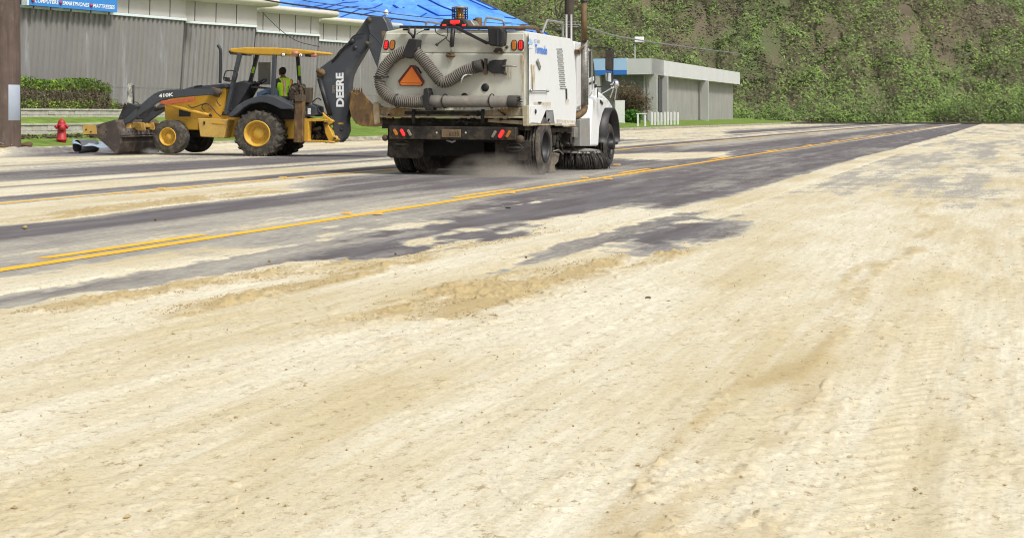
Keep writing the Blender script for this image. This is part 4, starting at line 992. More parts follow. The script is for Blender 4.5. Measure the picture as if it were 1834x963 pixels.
s = MB(); s.prism(T.py([(884, 94), (888, 87), (898, 87), (903, 94), (898, 95), (893, 91), (889, 95)], 0), 'y', -.03, .04); s.ball(ry(908, 84.5, .02), (.03, .02, .03)); s.build('latch_plate', M['mech'], trk)
# orange triangle
s = MB(); s.prism(T.py([(735, 117), (741, 117.5), (760, 146), (755.5, 154), (717, 153.5), (713, 145)], -.03), 'y', -.035, -.01); tri = s.build('warning_triangle', M['darkred'], trk)
s = MB(); s.prism(T.py([(737.5, 120), (756, 148.8), (716, 148.4)], -.04), 'y', -.045, -.034); s.prism(T.py([(716.5, 149.4), (756, 149.8), (753.5, 152.6), (718.5, 152.3)], -.04), 'y', -.044, -.034); s.build('triangle_face', M['orange'], tri)
# top bar, actuator arm, boxes
s = MB(); s.bar(ry(716, 48.5, -.08), ry(885, 50.5, -.08), .05, .05); s.build('top_bar', M['black'], trk, .005, 1)
s = MB(); s.bar(ry(818, 50, -.14), ry(873, 78, -.14), .045, .055); s.bar(ry(873, 78, -.14), ry(885, 72, -.14), .045, .045); s.build('diagonal_arm', M['black'], trk, .005, 1)
s = MB(); s.prism(T.py([(878, 50), (903, 50.5), (907, 57), (905.5, 82), (898, 84.5), (880.5, 82.5)], -.1), 'y', -.28, -.02); ob = s.build('actuator_box', M['black'], trk, .03, 2)
s = MB(); s.prism(T.py([(890, 52), (893, 52), (893, 82), (890, 82)], -.29), 'y', -.30, -.27); s.build('box_ridge', M['charcoal2'], ob)
s = MB(); s.lathe([(0, 0), (.042, 0), (.042, .33), (.03, .34), (0, .34)], ry(811.5, 51, -.1), (ry(809, 82, -.1) - ry(811.5, 51, -.1)), 14); s.build('ram_cylinder', M['black'], trk)
s = MB(); s.tube([ry(809, 80, -.1), ry(807, 97, -.08)], .016, 8); s.build('ram_rod', M['chrome'], trk)
s = MB(); s.box(ry(799.5, 103, -.06), ry(813, 94, .0) + Vector((0, .0, 0))); s.tube([ry(799, 99.5, -.07), ry(815, 100.5, -.07)], .022, 8); s.build('ram_bracket', M['pipe'], trk)
s = MB(); s.tube([ry(779, 51, -.05), ry(781, 59, -.05), ry(788, 63, -.05), ry(797, 65, -.05), ry(800, 67, -.05), ry(792, 73, -.05), ry(783, 80, -.05)], .010, 6); s.ball(ry(782.5, 80, -.05), .03)
s.tube([ry(802, 52, -.05), ry(802, 62, -.05), ry(799, 70, -.05), ry(806, 76, -.05)], .009, 6); s.build('loose_cable', M['wire'], trk)
s = MB(); s.prism(T.py([(722, 52), (732, 52), (732, 55), (722, 55)], -.02), 'y', -.04, .0); s.prism(T.py([(760, 52), (769, 52), (769, 55), (760, 55)], -.02), 'y', -.04, .0)
s.tube([ry(745, 62, -.04), ry(760, 54, -.04)], .007, 5); s.build('roof_chain', M['grime'], trk)
# beacon in its cage, on a black pod
zt = ry(822, 47, .3).z
s = MB(); s.prism(T.py([(791, 47.5), (799, 35.2), (834, 35.2), (842, 47.5)], .15), 'y', .0, .45); s.build('beacon_pod', M['black'], trk, .02, 2)
s = MB(); s.prism(T.py([(834, 36), (846, 36.5), (854, 47.5), (842, 47.5)], .2), 'y', .1, .45); s.build('pod_shield', M['shield'], trk, .01, 1)
def pill(px, py, w_, h_, m, nm, y0):
    p = ry(px, py, y0); u = w_ / 94 / 2; v = h_ / 94 / 2; q = []
    for i in range(9): a_ = -math.pi / 2 + math.pi * i / 8; q.append((p.x + u - v + v * math.cos(a_), p.z + v * math.sin(a_)))
    for i in range(9): a_ = math.pi / 2 + math.pi * i / 8; q.append((p.x - u + v + v * math.cos(a_), p.z + v * math.sin(a_)))
    MB().prism(q, 'y', y0 - .02, y0 + .02).build(nm, m, trk, .006, 1)
pill(815, 39.8, 18, 6, M['redlit'], 'stop_lamp', .0); pill(796, 45.6, 7, 3, M['redlit'], 'marker_lamp', -.0); pill(831, 45.8, 7, 3, M['redlit'], 'marker_lamp', -.0); pill(813, 45.2, 6, 1.6, M['redlamp'], 'marker_lamp', -.0)
bcn = ry(823.5, 35, .22); s = MB()
s.lathe([(.085, 0), (.085, .03), (.07, .04), (.07, .18), (.05, .2), (0, .2)], bcn, (0, 0, 1), 20); s.build('beacon', mat('beacon_amber', (.62, .28, .02), .15, var=.3, scale=14), trk)
s = MB()
for k in range(12):
    a = 2 * math.pi * k / 12; x_, y_ = bcn.x + .145 * math.cos(a), bcn.y + .145 * math.sin(a)
    s.tube([(x_, y_, bcn.z), (x_, y_, bcn.z + .21)], .007, 5)
for hz_ in (.0, .045, .09, .135, .18):
    s.tube([Vector((bcn.x + .145 * math.cos(a), bcn.y + .145 * math.sin(a), bcn.z + hz_)) for a in [2 * math.pi * i / 20 for i in range(21)]], .006, 5)
s.build('beacon_cage', M['black'], trk)
s = MB(); s.lathe([(.15, 0), (.152, .018), (.1, .03), (0, .034)], bcn + Vector((0, 0, .205)), (0, 0, 1), 24); s.build('cage_lid', M['shield'], trk)
# roof rails, pipe, caps
for pts, y0 in (([(763, 48), (766, 40), (793, 44)], .8), ([(867, 49), (871, 34), (876, 32.5), (898, 36.5), (902, 40), (903, 49)], .35)):
    s = MB(); s.tube(catmull([ry(a, b, y0) for a, b in pts], 5), .022, 9); s.build('roof_rail', M['shield'] if y0 > .5 else M['conduit'], trk)
s = MB(); s.tube(catmull([sx(971, 60, -.45), sx(979, 39, -.45), sx(983, 37.3, -.45), sx(1004, 41, -.45), sx(1007.5, 45, -.45), sx(1008, 66, -.45)], 5), .024, 9); s.build('roof_rail', M['conduit'], trk)
s = MB(); s.tube(catmull([ry(836, 49, .05), ry(880, 50, .05), ry(920, 50.5, .05), ry(938, 50, .1)], 4) + [sx(952, 49.5, -.2), sx(962, 52.5, -.2), sx(966, 60, -.2)], .036, 10); s.lathe([(.05, -.05), (.05, .05)], ry(936, 50, .1), (1, .2, 0), 12); s.build('roof_pipe', M['pipe'], trk)
s = MB(); s.lathe([(.0, .18), (.065, .18), (.075, .02), (.08, 0)], ry(857, 49.5, .5), (0, 0, 1), 16); s.build('roof_canister', M['pipe'], trk)
s = MB(); s.lathe([(0, .03), (.06, .028), (.06, 0), (.015, 0), (.012, -.06)], ry(853, 37, .5), (0, 0, 1), 14); s.build('rain_cap', M['black'], trk)
s = MB(); p = ry(908, 49.5, .3); s.box((p.x - .06, .28, p.z - .03), (p.x + .06, .36, p.z)); s.build('roof_marker', M['redlamp'], trk); 
s = MB(); s.tube([(p.x - .08, .32, p.z), (p.x - .08, .32, p.z + .09), (p.x + .09, .32, p.z + .09), (p.x + .09, .32, p.z)], .008, 6); s.build('marker_guard', M['blue'], trk)
s = MB(); s.box((-.9, 1.1, T.px([(990, 66)], 0)[0][1] - .05), (-.2, 1.8, T.px([(990, 63)], 0)[0][1])); s.build('roof_hatch', M['grime'], trk, .01, 1)

# cab ----------------------------------------------------------------
xs_ = -.12                                                # cab is a little narrower than the body
y0c = L_body + .02
cab = MB()
cp_ = T.px([(1027, 73), (1046, 77), (1056, 86), (1063, 112), (1069, 150), (1071, 163), (1070, 190), (1066, 262), (1033, 262), (1033, 200)], xs_)
cab.prism(cp_, 'x', -BW + .14, xs_); cab.build('cab', M['white'], trk, .05, 3)
s = MB(); s.prism(T.px([(1057, 92), (1060.5, 100), (1063.5, 118), (1066, 142), (1066, 149), (1055, 152), (1054, 92)], xs_), 'x', xs_ + .002, xs_ + .008); s.build('side_window', M['glass'], trk)
s = MB(); s.bar(sx(1054, 145, xs_ + .03), sx(1063, 141, xs_ + .03), .03, .09); s.build('door_trim', M['white'], trk, .01, 1)
# rear corner column and dark gap behind the exhaust
s = MB(); s.prism(T.px([(1033, 75), (1040, 78), (1041, 190), (1033, 193)], -.08), 'x', -.34, -.06); s.build('air_intake', M['whitewall'], trk, .03, 2)
s = MB(); s.box(sx(1034, 97, -.04) + Vector((-.06, 0, 0)), sx(1040, 90, -.04)); s.tube([sx(1036, 92, -.02), sx(1043, 85, .0), sx(1047, 84, -.02)], .025, 8); s.build('exhaust_bracket', M['pipe'], trk)
# exhaust
xe = .0
ex0, ex1 = sx(1046, 5, xe), sx(1047.5, 195, xe)
s = MB(); s.tube([Vector((xe, ex0.y, ex0.z)), Vector((xe, ex0.y, sx(1047, 75, xe).z))], .060, 16); s.build('exhaust_stack', M['pipe'], trk)
s = MB(); s.lathe([(.064, 0), (.078, .02), (.07, .05), (.03, .055)], Vector((xe, ex0.y, ex0.z)), (0, 0, 1), 18); s.build('exhaust_tip', M['black'], trk)
zt1, zt0 = sx(1048, 73, xe).z, sx(1048, 189, xe).z
s = MB(); s.tube([(xe, ex0.y + .05, zt1), (xe, ex0.y + .05, zt0)], .074, 18); sh_ = s.build('heat_shield', M['shield'], trk)
s = MB()
for r in range(46):
    for c in range(4):
        a = -1.2 + c * .55 + (r % 2) * .27; z_ = zt0 + .04 + (zt1 - zt0 - .08) * r / 45
        s.bar((xe + .0745 * math.cos(a), ex0.y + .05 + .0745 * math.sin(a), z_), (xe + .077 * math.cos(a), ex0.y + .05 + .077 * math.sin(a), z_), .012, .016)
s.build('shield_holes', M['black'], sh_)
s = MB(); pts_ = catmull([Vector((xe, ex0.y + .05, zt0)), Vector((xe - .02, ex0.y + .02, zt0 - .12)), Vector((xe - .12, ex0.y - .2, zt0 - .22)), Vector((xe - .3, ex0.y - .5, zt0 - .24))], 6); s.tube(pts_, .068, 14); s.build('exhaust_elbow', M['pipe'], trk)
s = MB(); s.box((-.30, ex0.y - .45, .95), (-.10, ex0.y + .0, 1.2)); s.build('bracket_block', M['grime'], trk, .01, 1)
# grab rail in chrome beside the door
s = MB(); s.tube(catmull([sx(1057, 90, 0), sx(1060, 96, 0), sx(1060.5, 150, 0), sx(1060, 165, 0), sx(1056, 172, 0)], 5), .013, 7); s.build('grab_rail', M['chrome'], trk)
# hood, skirts and fender
hd = MB(); hd.prism(T.px([(1067, 158), (1083, 168), (1093, 178), (1100, 190), (1102, 208), (1102, 240), (1066, 250)], xs_ - .1), 'x', -BW + .3, xs_ - .12); hd.build('hood', M['white'], trk, .08, 3)
fd = MB(); Pf = T.px([(1068, 172), (1082, 176), (1092, 184), (1086, 192), (1080, 206), (1075, 228), (1073, 262), (1058, 262), (1060, 212), (1062, 180)], .0)
fd.prism(Pf, 'x', -.5, -.01); fd.build('front_fender', M['white'], trk, .05, 3)
cw_ = fwc.y; ar = MB(); vs = []
na = 16
for i in range(na + 1):
    a = R(-10) + R(200) * i / na - 0; cy_, cz_ = cw_ + .60 * math.cos(a), fr + .16 + .64 * math.sin(a)
    cy2, cz2 = cw_ + .56 * math.cos(a), fr + .15 + .60 * math.sin(a)
    vs += [(-.40, cy_, cz_), (.05, cy_, cz_), (.05, cy2, cz2), (-.40, cy2, cz2)]
ar.add(vs, [(i * 4 + j, i * 4 + (j + 1) % 4, (i + 1) * 4 + (j + 1) % 4, (i + 1) * 4 + j) for i in range(na) for j in range(4)] + [(0, 1, 2, 3), tuple(na * 4 + j for j in (3, 2, 1, 0))], True)
ar.build('fender_flare', M['black'], trk)
s = MB(); s.prism(T.px([(1041, 214), (1058, 211), (1059, 262), (1041, 262)], .0), 'x', -.3, -.02); s.build('battery_step', M['conduit'], trk, .01, 1)
s = MB(); s.tube([sx(1070, 160, -.02), sx(1070.5, 178, -.02), sx(1077, 184, -.02), sx(1084, 187, -.02)], .011, 6); s.bar(sx(1075, 181, 0), sx(1079, 186, 0), .03, .05); s.build('hood_latch', M['black'], trk)
# mirrors on the right of the cab
xm = .35
s = MB(); s.tube(catmull([sx(1055, 86, xs_), sx(1075, 86, .1), sx(1093, 87, xm), sx(1098, 91, xm), sx(1098, 105, xm), sx(1097, 150, xm), sx(1094, 154.5, xm), sx(1080, 155.5, .1), sx(1065, 156, xs_)], 4), .014, 7); s.ball(sx(1065, 154, xs_), (.05, .04, .05)); s.build('mirror_arm', M['black'], trk)
def mirror(pts, nm, g_m):
    P = [T.y(a, b, sx(1090, 120, xm).y) for a, b in pts]; y_ = P[0].y; cxm = sum(p.x for p in P) / 4; czm = sum(p.z for p in P) / 4
    o = MB().prism([(p.x, p.z) for p in P], 'y', y_ - .04, y_ + .05).build(nm, M['black'], trk, .03, 2)
    MB().prism([(cxm + (p.x - cxm) * .80, czm + (p.z - czm) * .90) for p in P], 'y', y_ - .046, y_ - .03).build('mirror_glass', g_m, o)
mirror([(1084.5, 90), (1098, 91), (1098, 127.5), (1084, 126.5)], 'side_mirror', mat('dusky_mirror', (.10, .08, .07), .15, .3, var=.5, scale=4))
mirror([(1083.5, 130), (1096.5, 130.5), (1097, 148), (1085, 146)], 'lower_mirror', M['mirror'])
p = T.y(1101, 151, sx(1095, 150, xm).y + .1); s = MB().lathe([(.0, .07), (.07, .055), (.105, .0), (.1, -.01), (0, -.01)], p, (-.3, -1, .1), 22); s.build('convex_mirror', M['mirror'], trk)
s = MB(); s.tube([p + Vector((0, .04, 0)), sx(1093, 175, -.3)], .014, 6); s.tube([p + Vector((-.02, .04, -.05)), sx(1078, 168, -.3)], .011, 6); s.tube([p + Vector((0.03, .04, -.08)), sx(1101, 180, -.3)], .011, 6); s.build('mirror_strut', M['whitepost'], trk)
# floor of the cab and the front bumper (seen from other sides)
s = MB(); fy = T.px([(1102, 230)], xs_)[0][0]; s.box((-BW + .1, fy + .05, .45), (-.1, fy + .25, .8)); s.build('front_bumper', M['black'], trk, .04, 2)

# rust runs below the latch, the cap lever, the ram bracket and at the sill
rs_ = bpy.data.materials.new('rust_run'); rs_.use_nodes = True; t = rs_.node_tree; b = t.nodes['Principled BSDF']; b.inputs['Roughness'].default_value = .85
t.links.new(mix(t, noise(t, 20, 4), (.30, .15, .05), (.52, .36, .14)), b.inputs['Base Color'])
tc = N(t, 'ShaderNodeTexCoord'); sp_ = N(t, 'ShaderNodeSeparateXYZ'); t.links.new(tc.outputs['Generated'], sp_.inputs[0])
na_ = ramp(t, noise(t, 1, 5, .7, sc=(26, 26, 3)), [(.42, 0.), (.62, 1.)]); gz = ramp(t, sp_.outputs['Z'], [(0., 0.), (.9, 1.)])
gxx = ramp(t, sp_.outputs['X'], [(0., 0.), (.3, 1.), (.7, 1.), (1., 0.)])
m1 = N(t, 'ShaderNodeMath', operation='MULTIPLY'); t.links.new(na_, m1.inputs[0]); t.links.new(gz, m1.inputs[1])
m2 = N(t, 'ShaderNodeMath', operation='MULTIPLY'); t.links.new(m1.outputs[0], m2.inputs[0]); t.links.new(gxx, m2.inputs[1]); t.links.new(m2.outputs[0], b.inputs['Alpha'])
for pts, y0 in (([(676, 120), (690, 110), (690, 186), (676, 186)], -.012), ([(760, 190), (862, 191), (862, 199), (760, 198)], -.012), ([(683, 56), (692, 56), (692, 72), (683, 72)], .015), ([(903, 121), (918, 121), (918, 153), (903, 153)], -.012), ([(800, 104), (813, 104), (813, 116), (800, 116)], -.012), ([(884, 121), (890, 121), (890, 140), (884, 140)], -.012), ([(931, 97), (941, 97), (941, 188), (931, 188)], -.012), ([(686, 186), (760, 190), (760, 200), (686, 200)], -.02), ([(860, 192), (936, 188), (936, 208), (860, 208)], -.02)):
    P = T.py(pts, y0); mb = MB(); mb.add([(x_, y0 - .003, z_) for x_, z_ in P], [(0, 1, 2, 3)]); mb.build('rust_run', rs_, trk)

rs2 = rs_.copy(); rs2.name = 'side_rust'; t = rs2.node_tree
for n in t.nodes:
    if n.type == 'MIX': n.inputs[6].default_value = (.42, .30, .14, 1); n.inputs[7].default_value = (.62, .50, .27, 1)
if 1:
    b = t.nodes['Principled BSDF']
mm_ = [n for n in t.nodes if n.type == 'MATH']; t.links.new(mm_[0].outputs[0], b.inputs['Alpha'])
for pts in ([(955, 183), (986, 183), (986, 196), (955, 196)], [(950, 116), (958, 116), (958, 180), (950, 180)], [(996, 214), (1030, 216), (1030, 224), (996, 224)], [(1012, 178), (1018, 178), (1018, 190), (1012, 190)]):
    P = T.px(pts, .031); mb = MB(); mb.add([(.0375, y_, z_) for y_, z_ in P], [(0, 1, 2, 3)]); mb.build('rust_run', rs2, trk)
# ------------------------------------------------------------------ backhoe loader
HB_ = Fr(((459 - CX) / F * 42.2, 42.2, 0), R(-22))    # origin: ground below the near rear wheel; x to the rear (right), y to the far side
bh = empty('backhoe_loader', HB_.O, HB_.th, 'yellow and charcoal backhoe loader with its bucket down on the road beside the kerb', 'backhoe')
def by(px, py, y0=0.0): return HB_.y(px, py, y0)
def pr(mb, pts, y0, y1, ref=None): return mb.prism(HB_.py(pts, y0 if ref is None else ref), 'y', y0, y1)
TRK = 1.85
rr_ = by(459, 239, 0).z
def bwheel(px, py, y0, r, rr, wd, yaw=0, lugs=0, sq=1.0, far=False, **k):
    c = by(px, py, y0); ax = Matrix.Rotation(yaw, 3, 'Z') @ Vector((0, -1, 0))
    if far: c = c
    return wheel('wheel', c, ax, r, wd, rr, bh, M['tyre'] if lugs else M['rubber'], M['rim'], lugs=lugs, sq=sq, **k)
bwheel(460, 239.5, 0, .62, .35, .50, lugs=20, sq=1.12, deep=.16, hub=.15, groove=0, bolts=8)
o2 = by(461, 239.5, 0)
wheel('wheel', (o2.x, TRK, .62), (0, 1, 0), .615, .46, .35, bh, M['mudrubber'], M['rim'], lugs=20, sq=1.12, groove=0)
wheel('wheel', (o2.x + .0, TRK - .46, .62), (0, -1, 0), .60, .03, .35, bh, M['mudrubber'], M['charcoal2'], groove=0)
fw = by(300, 245, .1)
wheel('wheel', (fw.x, .1, fw.z), Matrix.Rotation(R(-8), 3, 'Z') @ Vector((0, -1, 0)), .47, .36, .25, bh, M['tyre'], M['rim'], sq=1.13, deep=.10, hub=.09, groove=4, bolts=8)
wheel('wheel', (fw.x, TRK - .25, fw.z), Matrix.Rotation(R(-8), 3, 'Z') @ Vector((0, -1, 0)), .47, .36, .25, bh, M['rubber'], M['charcoal2'], sq=1.13, deep=.12, hub=.09, groove=4, bolts=8)
s = MB(); s.box((fw.x - .12, .35, fw.z - .1), (fw.x + .12, TRK - .25, fw.z + .12)); s.box((o2.x - .14, .3, .45), (o2.x + .14, TRK - .3, .8)); s.box((fw.x, .75, .5), (o2.x + .9, 1.1, .85)); s.build('axle', M['under'], bh, .02, 1)
Y0, Y1 = .48, 1.35
# engine bay
s = MB(); pr(s, [(294, 181), (330, 168), (404, 157), (405, 214), (398, 214), (354, 212), (354, 232), (295, 214)], Y0, Y1); s.build('engine_cover', M['yellow'], bh, .03, 2)
s = MB(); pr(s, [(318, 163), (342, 155.5), (402, 149.5), (406, 158), (330, 169), (318, 169)], Y0 - .02, Y1 + .02); s.build('hood', M['charcoal'], bh, .03, 2)
s = MB(); pr(s, [(348, 154), (362, 152.5), (362, 155), (348, 157)], Y0 - .03, Y0 - .015); s.build('hood_vent', M['black'], bh)
s = MB(); pr(s, [(320.5, 196), (341, 196), (341, 209), (320.5, 209)], Y0 - .012, Y0 + .02); s.build('side_grille', M['black'], bh)
s = MB(); pr(s, [(296, 214), (354, 213.5), (354, 233), (312, 232), (300, 224)], Y0 - .015, Y1 - .05); s.build('front_frame', M['yellow'], bh, .015, 1)
s = MB(); pr(s, [(353.5, 211.5), (408.7, 214), (400.7, 247.7), (358.5, 244.8)], .08, .5); tb = s.build('step_box', M['paleyellow'], bh, .02, 2)
s = MB(); pr(s, [(380, 218), (402, 220.5), (402, 222.5), (380, 221)], .065, .08); s.build('step_ledge', M['yellow'], tb)
s = MB(); pr(s, [(364, 217.5), (367, 217.5), (367, 223), (364, 223)], .06, .08); s.build('box_latch', M['black'], tb)
s = MB(); pr(s, [(400, 205), (440, 205), (440, 246), (402, 247)], .5, 1.3); pr(s, [(440, 200), (545, 213), (545, 250), (440, 246)], .5, 1.35); s.build('main_frame', M['yellow'], bh, .02, 1)
# exhaust
s = MB(); s.tube(catmull([by(394, 149, .6), by(395, 120, .6), by(395, 93, .6), by(393.5, 86, .6), by(390, 81.5, .6)], 5), .043, 10); s.build('exhaust_pipe', M['charcoal2'], bh)
# loader arms
def arm(y0, y1):
    s = MB(); pr(s, [(392.7, 161), (381, 159.5), (340, 159.6), (297, 161), (286, 163.5), (276, 168), (265, 176), (253.4, 186.5), (237, 201), (221.4, 215), (216, 221.5), (222, 223.5), (230.5, 219.6), (248, 207), (267, 194.5), (280, 184), (288, 180.3), (313, 175.5), (345, 172.5), (390.5, 169.4), (395, 165)], y0, y1, .14)
    return s.build('loader_arm', M['charcoal'], bh, .012, 1)
arm(.14, .26); arm(.14 + 1.05, .26 + 1.05)
s = MB(); p = by(389, 164.5, .1); s.lathe([(0, -.05), (.07, -.05), (.09, -.02), (.09, .15)], p, (0, 1, 0), 16); s.bar(by(382, 162, .5), by(396, 168, .5), .5, .2); s.build('arm_pivot', M['mech'], bh)
a_ = by(284.5, 175.4, .135); e_ = by(311, 172.6, .135)
text('lettering', '410K', M['letter'], bh, a_, e_ - a_, Vector((0, 0, 1)), .105, (e_ - a_).length, depth=.006, bold=.035)
s = MB(); pr(s, [(283, 184.5), (290, 180.5), (347, 173.8), (347.3, 181.5), (311, 186), (298, 188.5)], .12, .2); s.build('faded_guard', M['fade'], bh, .008, 1)
for yy_ in (.16, 1.2):
    s = MB(); s.tube([by(299, 188, .16) + Vector((0, yy_ - .16, 0)), by(336, 197, .16) + Vector((0, yy_ - .16, 0)), by(374, 206, .16) + Vector((0, yy_ - .16, 0))], .043, 12); s.ball(by(376.5, 206.5, .16) + Vector((0, yy_ - .16, 0)), (.08, .06, .07)); s.build('lift_cylinder', M['yellow'], bh)
s = MB(); s.ball(by(377, 206.5, .12), (.05, .03, .05)); s.build('cylinder_pin', M['black'], bh)
for P in ([(337, 188), (343, 193), (352, 191), (362, 187), (371, 186), (381, 194), (388, 203), (396, 209)], [(371, 186), (363, 188), (362, 194), (367, 198)], [(388, 180), (391, 186), (395, 190)], [(245, 207), (252, 212), (262, 209), (270, 203)], [(240, 183), (246, 184), (250, 190), (247, 196)]):
    s = MB(); s.tube(catmull([by(a, b, .11) for a, b in P], 5), .014, 6); s.build('hydraulic_hose', M['wire'], bh)
# bell crank and bucket link
for dy in (0, 1.0):
    s = MB(); pr(s, [(222.5, 187), (228, 184), (246, 190), (243, 198), (222.5, 216), (218, 222), (209.5, 217)], .30 + dy, .40 + dy, .30); s.build('bucket_link', M['charcoal2'], bh, .01, 1)
s = MB(); s.tube([by(224, 189, .25), by(224, 189, .25) + Vector((0, 1.3, 0))], .05, 10); s.tube([by(262, 196, .3) + Vector((0, .5, 0)), by(290, 189, .3) + Vector((0, .5, 0))], .06, 10); s.build('cross_tube', M['mech'], bh)
s = MB(); s.lathe([(.03, -.03), (.05, 0), (.03, .03)], by(225, 187, .25), (0, 1, 0), 12); s.build('link_pin', M['chrome'], bh)
s = MB(); pr(s, [(213, 217), (223, 215), (234, 222), (234, 230), (216, 231)], .2, .32, .2); pr(s, [(213, 217), (223, 215), (234, 222), (234, 230), (216, 231)], 1.2, 1.32, .2)
s.bar(by(236, 226, .3) + Vector((0, 0, 0)), by(236, 226, .3) + Vector((0, 1.8, 0)), .14, .1); s.build('coupler', M['paleyellow'], bh, .01, 1)
# front bucket: side plates, curved back, top lip
BY0, BY1 = -.25, 2.15
outer = [(149.3, 222.5), (172, 224), (205.4, 214.6), (209, 219), (214, 236), (216, 256), (210, 275.5), (207.5, 276), (190, 260), (172, 245), (149.2, 241)]
ob_ = HB_.py(outer, BY0)
bk = MB()
for y_ in (BY0, BY1): bk.prism(ob_, 'y', y_, y_ + .035)
bko = bk.build('bucket_side', M['bucket'], bh, .006, 1)
shell = HB_.py([(205.4, 214.6), (209, 219), (214.5, 236), (216.5, 256), (210.5, 272), (207.5, 276)], BY0)
inn = [(x_ - .05, z_ + (.03 if i > 3 else 0)) for i, (x_, z_) in enumerate(shell)]
bk = MB(); bk.prism(shell + inn[::-1], 'y', BY0 + .036, BY1 - .001); bk.build('bucket_back', M['bucket'], bh)
fl0 = HB_.py([(207.5, 275.6), (150, 262), (150, 264), (207.5, 276.6)], BY0)
bk = MB(); x0_, z0_ = shell[-1]; bk.add([(x0_, BY0, max(z0_, .02)), (x0_ - .75, BY0, .02), (x0_ - .75, BY1, .02), (x0_, BY1, max(z0_, .02)), (x0_, BY0, .005), (x0_ - .75, BY0, .005), (x0_ - .75, BY1, .005), (x0_, BY1, .005)], [(0,3,2,1),(4,5,6,7),(0,1,5,4),(1,2,6,5),(2,3,7,6),(3,0,4,7)]); bk.build('cutting_edge', M['bucket'], bh)
tip = HB_.py([(149.3, 222.6), (172, 224.2), (173.5, 240), (149.2, 240.8)], BY0 - .01)
bk = MB().prism(tip, 'y', BY0 - .015, BY0 - .001); bk.build('side_cutter', M['paleyellow'], bh)
bk = MB()
for px, py in ((154.5, 232), (163, 236)): bk.lathe([(0, -.02), (.022, -.015), (.022, 0)], by(px, py, BY0 - .015), (0, 1, 0), 8)
for px, py in ((177, 228), (190, 236)): bk.lathe([(0, -.008), (.02, -.008), (.02, 0)], by(px, py, BY0), (0, 1, 0), 8)
bk.build('cutter_bolt', M['under'], bh)
# beam across the bucket's back with its bolt row
xb = shell[2][0]; zb1 = shell[2][1]
bk = MB(); bk.box((xb - .05, BY0 + .04, zb1 - .10), (xb + .10, BY1 - .04, zb1 + .10)); bk.box((xb - .06, BY0 + .04, zb1 - .15), (xb + .13, BY1 - .04, zb1 - .12)); bk.build('bucket_beam', mat('dusty_bucket_steel', (.15, .13, .12), .8, var=.4, scale=5, dirt=(.27, .23, .2), damt=.5, dscale=(5, 5, 5)), bh, .008, 1)
bk = MB()
for k in range(9): bk.lathe([(0, .012), (.022, .01), (.022, 0)], (xb + .10, BY0 + .3 + k * .22, zb1), (1, 0, 0), 8)
bk.build('beam_bolt', M['under'], bh)
bk = MB()
for dy in (.45, .7, 1.25, 1.5): bk.prism([(xb - .04, zb1 + .08), (xb + .28, zb1 + .02), (xb + .24, zb1 + .24), (xb + .02, zb1 + .26)], 'y', dy, dy + .05)
bk.build('bucket_ear', M['paleyellow'], bh, .008, 1)
# canopy
CY0, CY1 = .42, 1.72
cn_ = HB_.py([(410.5, 87.2), (440, 85), (494, 85.6), (530, 88), (564, 92), (564.5, 96.5), (500, 99.5), (470, 98.5), (440, 97), (412, 94)], CY0)
s = MB().prism(cn_, 'y', CY0, CY1); s.build('canopy', M['yellow'], bh, .035, 3)
s = MB(); s.prism(HB_.py([(411, 91), (417, 95.5), (413, 98), (409.5, 93)], CY0), 'y', CY0 - .02, CY1); s.build('canopy_trim', M['black'], bh)
def lamp2(px, py, y0, m, r=.055):
    p = by(px, py, y0); o = MB().lathe([(.0, -.05), (r * .8, -.05), (r, 0), (r, .03), (r * .8, .05), (0, .05)], p, (1, -.4, 0), 14).build('work_light_housing', M['black'], bh)
    MB().lathe([(0, .062), (r * .8, .055), (r * .85, .045)], p, (.6, -1, 0), 14).build('lens', m, o)
lamp2(507, 98.5, .38, M['letter']); lamp2(538, 99.5, .45, M['letter'])
pk = mat('pink_lens', (.62, .22, .18), .3, emit=.05)
for px, py, yy_ in ((529, 95.5, .40), (562, 99, .5)):
    s = MB().lathe([(0, -.08), (.05, -.07), (.055, 0), (.05, .07), (0, .08)], by(px, py, yy_), (1, 0, 0), 12); s.build('canopy_marker', pk, bh)
s = MB(); s.box(by(546, 102, .5), by(560, 96, .9)); s.box(by(430, 99, .5), by(442, 95, .7)); s.build('lamp_box', M['black'], bh, .01, 1)
for top_, bot_, yy_, w_ in (((430, 96), (404.5, 205), CY0 + .02, .13), ((492, 98), (489, 170), CY0 + .02, .12)):
    s = MB(); s.bar(by(*top_, yy_), by(*bot_, yy_), .10, w_, (0, 1, 0)); s.build('canopy_post', M['charcoal'], bh, .012, 1)
for top_, bot_, yy_, w_ in (((461, 98), (447.5, 150), CY1 - .1, .12), ((533, 99), (537, 155), CY1 - .1, .10)):
    s = MB(); s.bar(by(*top_, yy_), by(*bot_, yy_), .09, w_, (0, 1, 0)); s.build('canopy_post', M['charcoal2'], bh, .012, 1)
s = MB(); s.bar(by(535.5, 118, CY1 - .16), by(536, 136, CY1 - .16), .05, .06, (0, 1, 0)); s.bar(by(455, 120, CY1 - .16), by(452, 131, CY1 - .16), .05, .05, (0, 1, 0)); s.build('warning_sticker', M['vest'], bh)
s = MB(); s.prism(HB_.py([(463, 112), (485, 112), (485, 152), (463, 152)], CY1 - .2), 'y', CY1 - .22, CY1 - .21); 
s.build('rear_screen', mat('dusty_screen', (.30, .30, .28), .4), bh)
# mirror loop
s = MB(); s.tube(catmull([by(a, b, .3) for a, b in [(404, 128), (412, 126.5), (424, 129), (424.5, 137), (421, 145), (414, 145), (402, 144), (401, 138), (404, 128)]], 4), .017, 6); s.build('mirror_frame', M['black'], bh)
s = MB(); pr(s, [(401, 138), (410, 139), (411, 147), (403, 146)], .3, .36); s.build('mirror', M['black'], bh, .01, 1)
